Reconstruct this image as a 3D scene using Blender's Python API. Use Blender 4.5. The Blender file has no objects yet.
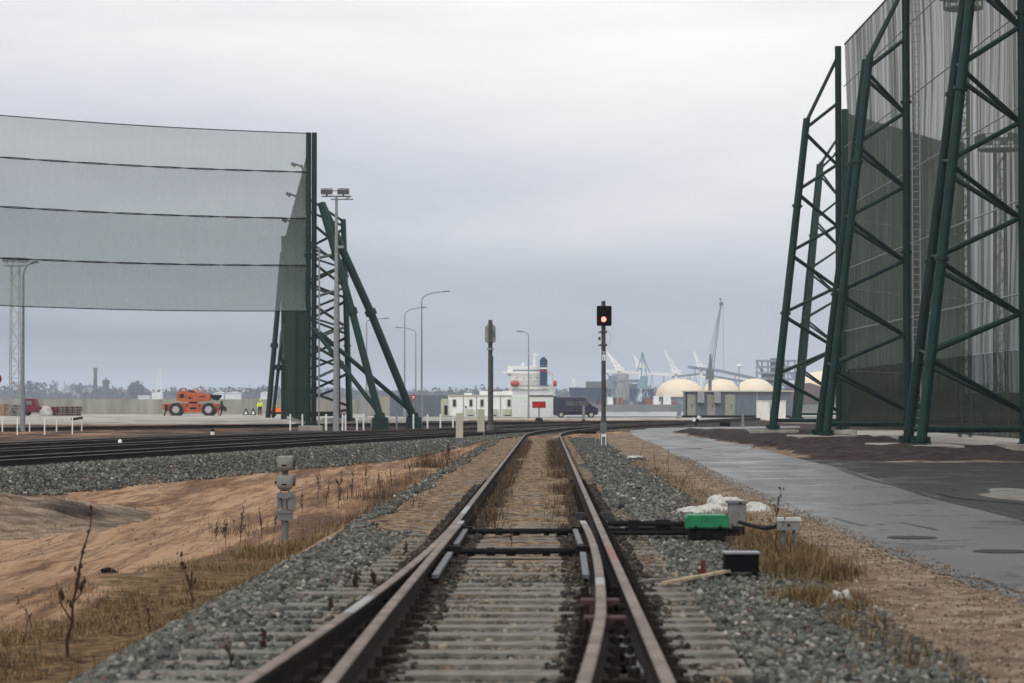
import bpy, bmesh, math, random
import numpy as np
from mathutils import Vector, Matrix, Quaternion
random.seed(7); rng = np.random.default_rng(7)
scn = bpy.context.scene
COL = scn.collection
R = math.radians

# ------------------------------------------------------------------ camera
CAMZ = 1.51
F = 2418.0                      # focal length in pixels of the 1024 wide picture
PITCH = math.atan((402 - 341.5) / F)
cam_d = bpy.data.cameras.new('camera'); cam_d.lens = 85; cam_d.sensor_width = 36
cam_d.clip_start = 0.5; cam_d.clip_end = 20000
cam_d.dof.use_dof = True; cam_d.dof.focus_distance = 62; cam_d.dof.aperture_fstop = 4.0
cam = bpy.data.objects.new('camera', cam_d); COL.objects.link(cam)
cam.location = (0, 0, CAMZ); cam.rotation_euler = (R(90) + PITCH, 0, 0)
scn.camera = cam

# ------------------------------------------------------------------ world, sun, exposure
SUN_EL, SUN_AZ = 46, -140       # veiled sun: behind the camera, to the left
w = bpy.data.worlds.new('World'); scn.world = w; w.use_nodes = True
nt = w.node_tree; nt.nodes.clear()
def wn(t, **k):
    n = nt.nodes.new(t)
    for a, b in k.items(): setattr(n, a, b)
    return n
wl = nt.links.new
out = wn('ShaderNodeOutputWorld')
sky = wn('ShaderNodeTexSky'); sky.sky_type = 'NISHITA'; sky.sun_disc = False
sky.sun_elevation = R(SUN_EL); sky.sun_rotation = R(SUN_AZ)
bgs = wn('ShaderNodeBackground'); bgs.inputs[1].default_value = 0.08
wl(sky.outputs[0], bgs.inputs[0])
tc = wn('ShaderNodeTexCoord'); sep = wn('ShaderNodeSeparateXYZ'); wl(tc.outputs['Generated'], sep.inputs[0])
mp = wn('ShaderNodeMapping'); mp.inputs['Scale'].default_value = (4, 4, 20); wl(tc.outputs['Generated'], mp.inputs[0])
nz = wn('ShaderNodeTexNoise'); nz.inputs['Scale'].default_value = 1.0; nz.inputs['Detail'].default_value = 7; nz.inputs['Roughness'].default_value = .5
wl(mp.outputs[0], nz.inputs['Vector'])
m1 = wn('ShaderNodeMath', operation='MULTIPLY_ADD'); wl(nz.outputs['Fac'], m1.inputs[0]); m1.inputs[1].default_value = .085; m1.inputs[2].default_value = -.0425
mx = wn('ShaderNodeMath', operation='MULTIPLY_ADD'); wl(sep.outputs['X'], mx.inputs[0]); mx.inputs[1].default_value = .15; wl(m1.outputs[0], mx.inputs[2])
m2 = wn('ShaderNodeMath', operation='ADD'); wl(sep.outputs['Z'], m2.inputs[0]); wl(mx.outputs[0], m2.inputs[1])
cr = wn('ShaderNodeValToRGB'); wl(m2.outputs[0], cr.inputs[0]); cr.color_ramp.interpolation = 'B_SPLINE'
def s2l(v): v /= 255.; return v / 12.92 if v <= .04045 else ((v + .055) / 1.055) ** 2.4
def C(r, g, b): return (s2l(r), s2l(g), s2l(b), 1)
stops = [(0, C(148, 156, 164)), (.010, C(152, 161, 169)), (.024, C(188, 193, 200)), (.042, C(175, 183, 193)), (.060, C(193, 200, 209)), (.085, C(222, 225, 231)),
         (.118, C(238, 240, 244)), (.155, (.985, .985, .99, 1)), (.19, (1.15, 1.15, 1.15, 1)), (.35, (.95, .95, .95, 1)), (1, (1.1, 1.1, 1.1, 1))]
el = cr.color_ramp.elements
el[0].position, el[0].color = stops[0]; el[1].position, el[1].color = stops[-1]
for p, c in stops[1:-1]:
    e = el.new(p); e.color = c
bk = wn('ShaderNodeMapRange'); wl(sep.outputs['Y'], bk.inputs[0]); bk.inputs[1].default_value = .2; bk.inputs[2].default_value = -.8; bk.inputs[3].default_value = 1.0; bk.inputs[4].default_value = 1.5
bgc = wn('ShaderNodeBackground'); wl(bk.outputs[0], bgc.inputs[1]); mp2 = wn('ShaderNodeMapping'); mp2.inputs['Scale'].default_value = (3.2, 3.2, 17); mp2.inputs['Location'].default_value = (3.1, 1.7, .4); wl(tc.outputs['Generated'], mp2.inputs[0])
nz2 = wn('ShaderNodeTexNoise'); nz2.inputs['Scale'].default_value = 1.6; nz2.inputs['Detail'].default_value = 8; nz2.inputs['Roughness'].default_value = .55; nz2.inputs['Distortion'].default_value = .5; wl(mp2.outputs[0], nz2.inputs['Vector'])
cl = wn('ShaderNodeValToRGB'); wl(nz2.outputs['Fac'], cl.inputs[0]); cl.color_ramp.elements[0].position = .34; cl.color_ramp.elements[0].color = (.93, .94, .955, 1); cl.color_ramp.elements[1].position = .66; cl.color_ramp.elements[1].color = (1.09, 1.08, 1.05, 1)
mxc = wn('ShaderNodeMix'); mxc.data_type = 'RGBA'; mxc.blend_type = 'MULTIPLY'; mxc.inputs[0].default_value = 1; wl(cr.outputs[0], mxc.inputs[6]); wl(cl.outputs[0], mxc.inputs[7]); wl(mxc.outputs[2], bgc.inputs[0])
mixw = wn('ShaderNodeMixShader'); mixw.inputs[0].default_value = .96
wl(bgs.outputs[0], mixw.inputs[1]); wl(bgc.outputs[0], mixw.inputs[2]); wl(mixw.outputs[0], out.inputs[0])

sd = bpy.data.lights.new('sun', 'SUN'); sd.energy = 1.0; sd.angle = R(25); sd.color = (1, .97, .93)
so = bpy.data.objects.new('sun', sd); COL.objects.link(so)
az = R(SUN_AZ); e_ = R(SUN_EL)
sdir = Vector((math.sin(az) * math.cos(e_), math.cos(az) * math.cos(e_), math.sin(e_)))
so.rotation_euler = sdir.to_track_quat('Z', 'Y').to_euler(); so.location = (0, 0, 60)

scn.view_settings.view_transform = 'Standard'; scn.view_settings.look = 'None'
scn.view_settings.exposure = 0; scn.view_settings.gamma = 1; scn.view_settings.use_curve_mapping = False
scn.cycles.max_bounces = 6; scn.cycles.transparent_max_bounces = 16; scn.cycles.volume_bounces = 1
scn.cycles.caustics_reflective = False; scn.cycles.caustics_refractive = False

# ------------------------------------------------------------------ materials
def mat(name, col, rough=.8, var=.25, vscale=3., bump=0., bscale=20., metal=0., col2=None, stretch=(1, 1, 1), spec=.12):
    m = bpy.data.materials.new(name); m.use_nodes = True; t = m.node_tree; b = t.nodes['Principled BSDF']
    b.inputs['Roughness'].default_value = rough; b.inputs['Metallic'].default_value = metal
    b.inputs['Specular IOR Level'].default_value = spec
    tcn = t.nodes.new('ShaderNodeTexCoord'); mpn = t.nodes.new('ShaderNodeMapping'); mpn.inputs['Scale'].default_value = stretch
    t.links.new(tcn.outputs['Object'], mpn.inputs[0])
    n = t.nodes.new('ShaderNodeTexNoise'); n.inputs['Scale'].default_value = vscale; n.inputs['Detail'].default_value = 6; n.inputs['Roughness'].default_value = .6
    t.links.new(mpn.outputs[0], n.inputs['Vector'])
    r = t.nodes.new('ShaderNodeValToRGB'); r.color_ramp.elements[0].position = .32; r.color_ramp.elements[1].position = .68
    c = np.array(col[:3]); c2 = np.array(col2[:3]) if col2 else np.clip(c * (1 + var), 0, 1)
    r.color_ramp.elements[0].color = (*(c * (1 - var)), 1) if not col2 else (*c, 1); r.color_ramp.elements[1].color = (*c2, 1)
    t.links.new(n.outputs['Fac'], r.inputs[0]); t.links.new(r.outputs[0], b.inputs['Base Color'])
    if bump:
        n2 = t.nodes.new('ShaderNodeTexNoise'); n2.inputs['Scale'].default_value = bscale; n2.inputs['Detail'].default_value = 5
        t.links.new(mpn.outputs[0], n2.inputs['Vector'])
        bp = t.nodes.new('ShaderNodeBump'); bp.inputs['Strength'].default_value = 1; bp.inputs['Distance'].default_value = bump
        t.links.new(n2.outputs['Fac'], bp.inputs['Height']); t.links.new(bp.outputs[0], b.inputs['Normal'])
    return m
M = {}
M['green'] = mat('green_paint', (.0012, .0175, .0140), .5, .3, 1.5, spec=.2)
M['green2'] = mat('green_paint_worn', (.0022, .0250, .0200), .5, .4, 2.5, spec=.2)
M['concrete'] = mat('concrete', (.30, .285, .25), .9, .22, 2, .01, 15)
M['concwall'] = mat('concrete_wall', (.20, .19, .16), .9, .3, .6, .02, 6, col2=(.36, .345, .30), stretch=(1, 1, .12))
M['railside'] = mat('rail_rust', (.018, .011, .008), .85, .4, 6)
M['railtop'] = mat('rail_head', (.050, .028, .018), .5, .25, 3.5, col2=(.185, .135, .105), spec=.25)
M['railyard'] = mat('yard_rail_head', (.06, .04, .03), .55, .4, .5, col2=(.22, .18, .15))
M['railbright'] = mat('rail_head_bright', (.20, .195, .195), .4, .35, 14, spec=.4)
M['railred'] = mat('rail_head_reddish', (.17, .075, .06), .5, .2, 8)
M['sleeper'] = mat('sleeper_concrete', (.085, .072, .058), .85, .3, 5, .012, 25, col2=(.25, .235, .21), stretch=(1, 3, 1))
M['sleeperdark'] = mat('sleeper_timber', (.045, .035, .03), .9, .3, 6, .01, 25)
M['oily'] = mat('oily_steel', (.006, .005, .0048), .75, .4, 10, spec=.15)
M['rustdark'] = mat('rusty_fastening', (.011, .007, .0055), .9, .5, 12, col2=(.030, .020, .014))
M['steelgrey'] = mat('grey_steel', (.12, .125, .127), .6, .25, 5, spec=.4)
M['galv'] = mat('galvanised', (.25, .26, .27), .55, .2, 6, spec=.25)
M['postgrey'] = mat('signal_post_grey', (.075, .074, .073), .6, .35, 6)
M['black'] = mat('black_paint', (.004, .004, .0045), .7, .3, 6, spec=.06)
M['white'] = mat('white_paint', (.80, .81, .80), .5, .1, 4)
M['white2'] = mat('aged_white_paint', (.78, .79, .755), .6, .12, 3, stretch=(1, 1, .3))
M['cream'] = mat('cream_panel', (.46, .44, .35), .7, .12, 3, stretch=(1, 1, .3))
M['dome'] = mat('dome_cream', (.77, .65, .49), .7, .05, .3)
M['glass'] = mat('dark_glass', (.02, .025, .03), .1, .2, 3, spec=.6)
M['greypanel'] = mat('grey_cladding', (.13, .155, .185), .6, .15, 1, stretch=(4, 4, .3))
M['bluevan'] = mat('van_paint', (.004, .009, .032), .3, .15, 4, spec=.5)
M['navy'] = mat('navy_paint', (.010, .045, .10), .5, .15, 1)
M['hull'] = mat('ship_hull', (.02, .04, .085), .6, .3, .1)
M['orange'] = mat('orange_paint', (.40, .080, .02), .5, .35, 2, spec=.3)
M['orangedark'] = mat('orange_shabby', (.30, .05, .02), .6, .3, 3)
M['rubber'] = mat('rubber', (.018, .017, .016), .85, .3, 6)
M['rim'] = mat('wheel_rim', (.40, .38, .35), .5, .2, 6)
M['red'] = mat('sign_red', (.50, .015, .012), .5, .25, 3)
M['redgrime'] = mat('maroon_paint', (.13, .012, .02), .6, .25, 3)
M['hivis'] = mat('hi_vis_yellow', (.62, .80, .05), .7, .12, 6)
M['hivisor'] = mat('hi_vis_orange', (.80, .16, .03), .7, .12, 6)
M['trousers'] = mat('dark_cloth', (.02, .02, .025), .9, .2, 6)
M['skin'] = mat('skin', (.45, .27, .2), .6, .05, 6)
M['hair'] = mat('hair', (.03, .02, .015), .8, .1, 6)
M['plastic'] = mat('white_plastic_sack', (.42, .41, .38), .6, .25, 9, .03, 22, spec=.4)
M['wood'] = mat('pale_wood', (.33, .255, .17), .8, .35, 8, stretch=(1, 1, 1))
M['darkwood'] = mat('dark_timber', (.075, .045, .035), .9, .5, 3, col2=(.14, .08, .06))
M['tanwood'] = mat('tan_timber', (.26, .16, .10), .9, .3, 3)
M['greenlid'] = mat('green_cover', (.006, .15, .058), .5, .25, 9, spec=.3)
M['weed'] = mat('dead_weed', (.045, .025, .016), .9, .4, 8)
M['weedtan'] = mat('dry_stem', (.11, .065, .035), .9, .4, 8)
M['soil'] = mat('dark_soil', (.030, .019, .016), .95, .4, 1.5, .08, 3, col2=(.07, .046, .038))
M['dirt'] = mat('grey_dirt', (.10, .075, .055), .95, .4, 2, .05, 5, col2=(.17, .135, .10))
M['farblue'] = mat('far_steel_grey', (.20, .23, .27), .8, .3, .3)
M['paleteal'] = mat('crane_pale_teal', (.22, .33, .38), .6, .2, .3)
M['cranewhite'] = mat('crane_white', (.78, .78, .76), .6, .1, .3)
M['brownheap'] = mat('ore_brown', (.08, .05, .05), .95, .3, .3)
M['containerred'] = mat('container_red', (.30, .09, .07), .8, .3, .5)
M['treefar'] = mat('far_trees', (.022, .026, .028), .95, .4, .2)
M['quay'] = mat('quay_concrete', (.19, .19, .18), .9, .2, .2)

def attr_mat(name, attr, rough=.85, spec=.2):
    m = bpy.data.materials.new(name); m.use_nodes = True; t = m.node_tree; b = t.nodes['Principled BSDF']
    a = t.nodes.new('ShaderNodeAttribute'); a.attribute_name = attr
    t.links.new(a.outputs['Color'], b.inputs['Base Color']); b.inputs['Roughness'].default_value = rough; b.inputs['Specular IOR Level'].default_value = spec
    return m
M['stones'] = attr_mat('crushed_stone', 'tint', .75, .3)
M['blades'] = attr_mat('dry_grass_blades', 'tint', .9, .1)

def net_mat(name, col, open0, open1, sx=(9, 9, .12), trans=.35, detail=6):
    m = bpy.data.materials.new(name); m.use_nodes = True; t = m.node_tree; t.nodes.clear(); L = t.links.new
    o = t.nodes.new('ShaderNodeOutputMaterial'); tcn = t.nodes.new('ShaderNodeTexCoord'); mpn = t.nodes.new('ShaderNodeMapping')
    mpn.inputs['Scale'].default_value = sx; L(tcn.outputs['Object'], mpn.inputs[0])
    n = t.nodes.new('ShaderNodeTexNoise'); n.inputs['Scale'].default_value = 1; n.inputs['Detail'].default_value = detail; n.inputs['Roughness'].default_value = .7
    L(mpn.outputs[0], n.inputs['Vector'])
    mr = t.nodes.new('ShaderNodeMapRange'); mr.inputs[1].default_value = .38; mr.inputs[2].default_value = .62; mr.inputs[3].default_value = open0; mr.inputs[4].default_value = open1
    L(n.outputs['Fac'], mr.inputs[0])
    d = t.nodes.new('ShaderNodeBsdfDiffuse'); d.inputs[0].default_value = (*col, 1)
    tl = t.nodes.new('ShaderNodeBsdfTranslucent'); tl.inputs[0].default_value = (*col, 1)
    mm = t.nodes.new('ShaderNodeMixShader'); mm.inputs[0].default_value = trans; L(d.outputs[0], mm.inputs[1]); L(tl.outputs[0], mm.inputs[2])
    tr = t.nodes.new('ShaderNodeBsdfTransparent'); ms = t.nodes.new('ShaderNodeMixShader')
    L(mr.outputs[0], ms.inputs[0]); L(mm.outputs[0], ms.inputs[1]); L(tr.outputs[0], ms.inputs[2]); L(ms.outputs[0], o.inputs[0])
    return m
M['net_a'] = net_mat('windbreak_net_pale', (.37, .41, .38), .54, .57, (5, 5, .04))
M['net_b'] = net_mat('windbreak_net_grey', (.33, .375, .365), .50, .53, (5, 5, .04))
M['net_c'] = net_mat('windbreak_net_greenish', (.225, .28, .265), .42, .455, (5, 5, .04))
M['net_green'] = net_mat('green_net', (.016, .034, .016), .0, .04, (6, 2, .2), .3)
M['net_right'] = net_mat('worn_grey_net', (.072, .092, .072), .0, .38, (1, 1.6, .035), .4, 10)
M['net_olive'] = net_mat('olive_net', (.013, .019, .011), .04, .2, (3, 2, .2), .3)
M['net_low'] = net_mat('olive_skirt_net', (.026, .036, .024), .05, .24, (1, 1.6, .035), .3)

# ------------------------------------------------------------------ object helpers
def tag(o, label=None, cat=None, group=None, kind=None):
    if label: o['label'] = label
    if cat: o['category'] = cat
    if group: o['group'] = group
    if kind: o['kind'] = kind
    return o
def empty(name, loc, label, cat, group=None, rz=0):
    o = bpy.data.objects.new(name, None); COL.objects.link(o); o.empty_display_size = .2
    o.location = loc; o.rotation_euler = (0, 0, rz); return tag(o, label, cat, group)
class MB:
    def __init__(s): s.v = []; s.f = []; s.mi = []
    def add(s, vs, fs, mi=0):
        k = len(s.v); s.v += [tuple(v) for v in vs]; s.f += [tuple(i + k for i in f) for f in fs]; s.mi += [mi] * len(fs); return s
    def box(s, c, d, rz=0, mi=0, taper=1, rx=0, ry=0):
        rot = Matrix.Rotation(rz, 3, 'Z') @ Matrix.Rotation(ry, 3, 'Y') @ Matrix.Rotation(rx, 3, 'X')
        b = min(.04 * min(d), .03); vs = []; cc = Vector(c)
        X, Y, Z = d[0] / 2, d[1] / 2, d[2] / 2
        # chamfered vertical section: 8 vertex rings
        ring = [(X - b, Y), (X, Y - b), (X, -Y + b), (X - b, -Y), (-X + b, -Y), (-X, -Y + b), (-X, Y - b), (-X + b, Y)]
        for z, k in ((-Z, 1), (Z - b, taper), (Z, taper - b / max(X, .001) * .9)):
            for x, y in ring: vs.append(cc + rot @ Vector((x * k, y * k, z)))
        fs = [tuple(range(8))[::1]]
        for a in (0, 8):
            for i in range(8): j = (i + 1) % 8; fs.append((a + i, a + 8 + i, a + 8 + j, a + j))
        fs.append(tuple(range(23, 15, -1)))
        return s.add(vs, fs, mi)
    def tube(s, p0, p1, r0, r1=None, n=10, mi=0, cap=True):
        p0, p1 = Vector(p0), Vector(p1); r1 = r0 if r1 is None else r1
        d = (p1 - p0); q = d.to_track_quat('Z', 'Y'); vs = []
        for p, r in ((p0, r0), (p1, r1)):
            for i in range(n): a = 2 * math.pi * i / n; vs.append(p + q @ Vector((math.cos(a) * r, math.sin(a) * r, 0)))
        fs = [(i, (i + 1) % n, n + (i + 1) % n, n + i) for i in range(n)]
        if cap: fs += [tuple(range(n))[::-1], tuple(range(n, 2 * n))]
        return s.add(vs, fs, mi)
    def path(s, pts, r, n=8, mi=0):
        pts = [Vector(p) for p in pts]; rs = r if isinstance(r, (list, tuple)) else [r] * len(pts)
        vs = []; q = None
        for i, p in enumerate(pts):
            d = (pts[min(i + 1, len(pts) - 1)] - pts[max(i - 1, 0)]).normalized()
            q = d.to_track_quat('Z', 'Y') if q is None else (q @ Vector((0, 0, 1))).rotation_difference(d) @ q
            for k in range(n): a = 2 * math.pi * k / n; vs.append(p + q @ Vector((math.cos(a) * rs[i], math.sin(a) * rs[i], 0)))
        fs = []
        for i in range(len(pts) - 1):
            for k in range(n): j = (k + 1) % n; fs.append((i * n + k, i * n + j, i * n + n + j, i * n + n + k))
        fs += [tuple(range(n))[::-1], tuple(range((len(pts) - 1) * n, len(pts) * n))]
        return s.add(vs, fs, mi)
    def prism(s, prof, axis, a0, a1, mi=0):
        # prof: list of (u,v); axis 'x' -> (a,u,v), 'y' -> (u,a,v)
        n = len(prof); P = (lambda a, u, v: (a, u, v)) if axis == 'x' else (lambda a, u, v: (u, a, v))
        if axis == 'z': P = lambda a, u, v: (u, v, a)
        vs = [P(a0, u, v) for u, v in prof] + [P(a1, u, v) for u, v in prof]
        fs = [(i, (i + 1) % n, n + (i + 1) % n, n + i) for i in range(n)] + [tuple(range(n))[::-1], tuple(range(n, 2 * n))]
        return s.add(vs, fs, mi)
    def lathe(s, prof, c=(0, 0, 0), n=16, mi=0, axis='z'):
        vs = []; cc = Vector(c)
        for r, z in prof:
            for k in range(n):
                a = 2 * math.pi * k / n; x, y = math.cos(a) * r, math.sin(a) * r
                vs.append(cc + (Vector((x, y, z)) if axis == 'z' else Vector((x, z, y)) if axis == 'y' else Vector((z, x, y))))
        fs = []
        for i in range(len(prof) - 1):
            for k in range(n): j = (k + 1) % n; fs.append((i * n + k, i * n + j, i * n + n + j, i * n + n + k))
        fs += [tuple(range(n))[::-1], tuple(range((len(prof) - 1) * n, len(prof) * n))]
        return s.add(vs, fs, mi)
    def build(s, name, mats, parent=None, smooth=False, loc=None):
        me = bpy.data.meshes.new(name); me.from_pydata(s.v, [], s.f); me.validate()
        mats = mats if isinstance(mats, (list, tuple)) else [mats]
        for m in mats: me.materials.append(m)
        if len(mats) > 1: me.polygons.foreach_set('material_index', s.mi[:len(me.polygons)])
        bm = bmesh.new(); bm.from_mesh(me); bmesh.ops.recalc_face_normals(bm, faces=bm.faces); bm.to_mesh(me); bm.free()
        if smooth:
            for p in me.polygons: p.use_smooth = True
            try: me.set_sharp_from_angle(angle=R(40))
            except Exception: pass
        o = bpy.data.objects.new(name, me); COL.objects.link(o)
        if parent is not None: o.parent = parent
        if loc is not None: o.location = loc
        return o
def copy_tree(o, parent=None):
    c = o.copy(); COL.objects.link(c); c.parent = parent
    for ch in [x for x in bpy.data.objects if x.parent == o]: copy_tree(ch, c)
    return c
def np_mesh(name, V, Fc, m, attr=None, parent=None, smooth=False):
    """V (n,3), Fc (k,3|4) -> object; attr: (n,4) colour per vertex named tint"""
    me = bpy.data.meshes.new(name); nf, k = Fc.shape
    me.vertices.add(len(V)); me.vertices.foreach_set('co', V.astype(np.float32).ravel())
    me.loops.add(nf * k); me.loops.foreach_set('vertex_index', Fc.astype(np.int32).ravel())
    me.polygons.add(nf); me.polygons.foreach_set('loop_start', np.arange(0, nf * k, k, dtype=np.int32))
    if smooth: me.polygons.foreach_set('use_smooth', np.ones(nf, bool))
    if attr:
        for an, av in attr.items():
            if av.ndim == 2:
                a = me.color_attributes.new(an, 'FLOAT_COLOR', 'POINT'); a.data.foreach_set('color', av.astype(np.float32).ravel())
            else:
                a = me.attributes.new(an, 'FLOAT', 'POINT'); a.data.foreach_set('value', av.astype(np.float32))
    me.materials.append(m); me.update(); me.validate()
    o = bpy.data.objects.new(name, me); COL.objects.link(o)
    if parent is not None: o.parent = parent
    return o

# ------------------------------------------------------------------ layout functions (metres; x right, y ahead)
def sm(a, b, x): t = np.clip((x - a) / (b - a), 0, 1); return t * t * (3 - 2 * t)
def base(Y): return -.0018 * np.clip(Y, 0, 110)
def xm(Y): Y = np.asarray(Y, float); return -.225 + .01447 * Y + np.clip(Y - 108, 0, 200) ** 2 / 440.
TP = np.array([(20, -19.2), (30, -17.6), (57.6, -13), (83, -8.6), (108, -4.5), (123, -1.2), (140, 2.6), (164, 7.9), (200, 16), (240, 26), (300, 44)], float)
_yy = np.arange(20, 300.1, 1.); _xx = np.interp(_yy, TP[:, 0], TP[:, 1])
for _ in range(3): _xx = np.convolve(np.pad(_xx, 8, mode='reflect', reflect_type='odd'), np.ones(17) / 17, 'valid')
def xt(Y): return np.interp(Y, _yy, _xx)
def hash2(ix, iy, s): 
    h = (ix.astype(np.int64) * 374761393 + iy.astype(np.int64) * 668265263 + s * 974634777) & 0x7fffffff
    h = ((h ^ (h >> 13)) * 1274126177) & 0x7fffffff
    return ((h ^ (h >> 16)) & 0xffff) / 65535.
def vn(X, Y, s=0):
    X = np.asarray(X, float); Y = np.asarray(Y, float)
    ix, iy = np.floor(X), np.floor(Y); fx, fy = X - ix, Y - iy; fx = fx * fx * (3 - 2 * fx); fy = fy * fy * (3 - 2 * fy)
    a, b, c, d = hash2(ix, iy, s), hash2(ix + 1, iy, s), hash2(ix, iy + 1, s), hash2(ix + 1, iy + 1, s)
    return (a * (1 - fx) + b * fx) * (1 - fy) + (c * (1 - fx) + d * fx) * fy
def fbm(X, Y, s=0, o=4):
    t = 0; a = .5
    for i in range(o): t = t + a * vn(X * 2 ** i + 17 * i, Y * 2 ** i, s + i); a *= .5
    return t / (1 - .5 ** o)
ROADL = [(1500, 788), (1150, 655), (1024, 607), (937, 572), (850, 540), (760, 500), (700, 470), (660, 447), (632, 434.5), (629, 430.5), (650, 428.3), (700, 427.3), (800, 426)]
ROADR = [(1500, 665), (1150, 560), (1024, 522), (990, 513), (955, 503), (850, 471), (790, 457), (740, 443), (708, 436.3), (694, 432.6), (700, 430.7), (720, 429.5), (800, 428)]
def ray(px, py):
    d = Vector(((px - 512) / F, 1, -(py - 341.5) / F)); d.rotate(Matrix.Rotation(PITCH, 3, 'X')); return d
def G(px, py, dz=0., low=0.):
    """point of the ground plane that a pixel of the photograph shows; dz above the ground"""
    d = ray(px, py); Y = 50.
    for _ in range(40): Y = (CAMZ - (float(base(Y)) + dz - low)) / -d.z * d.y
    return Vector((d.x / d.y * Y, Y, float(base(Y)) + dz - low))
def W(px, Y): return (px - 512) / F * Y
def H(py, Y): return CAMZ + (402 - py) / F * Y       # height of a picture row at distance Y
rl = [G(*p) for p in ROADL]; rr = [G(*p) for p in ROADR]
_ro = np.array([(p.y, p.x) for p in rl[:9]])[np.argsort([p.y for p in rl[:9]])]
def road_left(Y): return np.interp(Y, _ro[:, 0], _ro[:, 1])
YMAX = 356.
def zones(X, Y):
    dm = X - xm(Y); dt = X - xt(Y)
    near = Y < 150
    yard3 = sm(-12.5, -11, dt) * (1 - sm(1.7, 2.6, dt)) * (Y > 30) * (Y < 190)     # the three yard tracks
    valley = sm(2.1, 3.3, -dm) * sm(1.9, 3.6, dt) * (1 - sm(88, 112, Y))
    return dm, dt, yard3, valley
def ground(X, Y):
    X = np.asarray(X, float); Y = np.asarray(Y, float)
    dm, dt, yard3, valley = zones(X, Y)
    z = base(Y) - .45 * valley
    intrack = (1 - sm(1.5, 2.9, np.abs(dm))) * (1 - sm(120, 135, Y))
    n = fbm(X * 2.5, Y * 2.5, 3) - .5
    fill = np.interp(Y, [0, 16, 20, 26, 32, 60], [-.035, -.028, -.014, -.006, .004, .012]) + n * .07
    fill = np.where(np.abs(dm) < 1.3, fill, fill * .4 - .012)
    z = z + intrack * (.05 + fill)
    z = z + yard3 * .03
    # left sand: ruts running with the yard track, low dirt bank at the far left
    u = X - (-13 + .19 * (Y - 57)); rut = fbm(u * 1.3, Y * .05, 9) - .5
    z = z + valley * (rut * .11 + (fbm(X * .8, Y * .8, 5) - .5) * .10)
    z = z + .42 * np.exp(-(((X + 8.6) / 1.9) ** 2 + ((Y - 40) / 4.5) ** 2)) * (.7 + .6 * fbm(X * 2, Y * 2, 8))
    # right verge
    rv = sm(2.4, 3.2, dm) * (Y < 130)
    z = z + rv * (fbm(X * 1.2, Y * 1.2, 12) - .5) * .10
    # soil around the right hand trusses
    so_ = soilmask(X, Y); z = z + so_ * (fbm(X * .35, Y * .22, 21) - .25) * .55
    # flatten under the road and the yards
    rd = sm(-.25, .1, X - road_left(Y)) * (Y < 145) * (1 - so_)
    z = z * (1 - rd) + (base(Y) + .010) * rd; z = z - sm(.2, .4, X - road_left(Y)) * (Y < 145) * (1 - so_) * .03
    far = sm(150, 160, Y); z = z * (1 - far) + (-.20 + .06 * (fbm(X * .2, Y * .1, 30) - .5)) * far
    # quay edge on the right: below the water
    z = np.where((X > 5.5) & (Y > 268), -4., z)
    return z
def soilmask(X, Y):
    a = sm(64, 67, Y) * (1 - sm(136, 142, Y)) * sm(8.6, 9.6, X + (fbm(X * .5, Y * .3, 40) - .5) * 2 ) * (1 - sm(16.2, 16.8, X))
    return a

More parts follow.
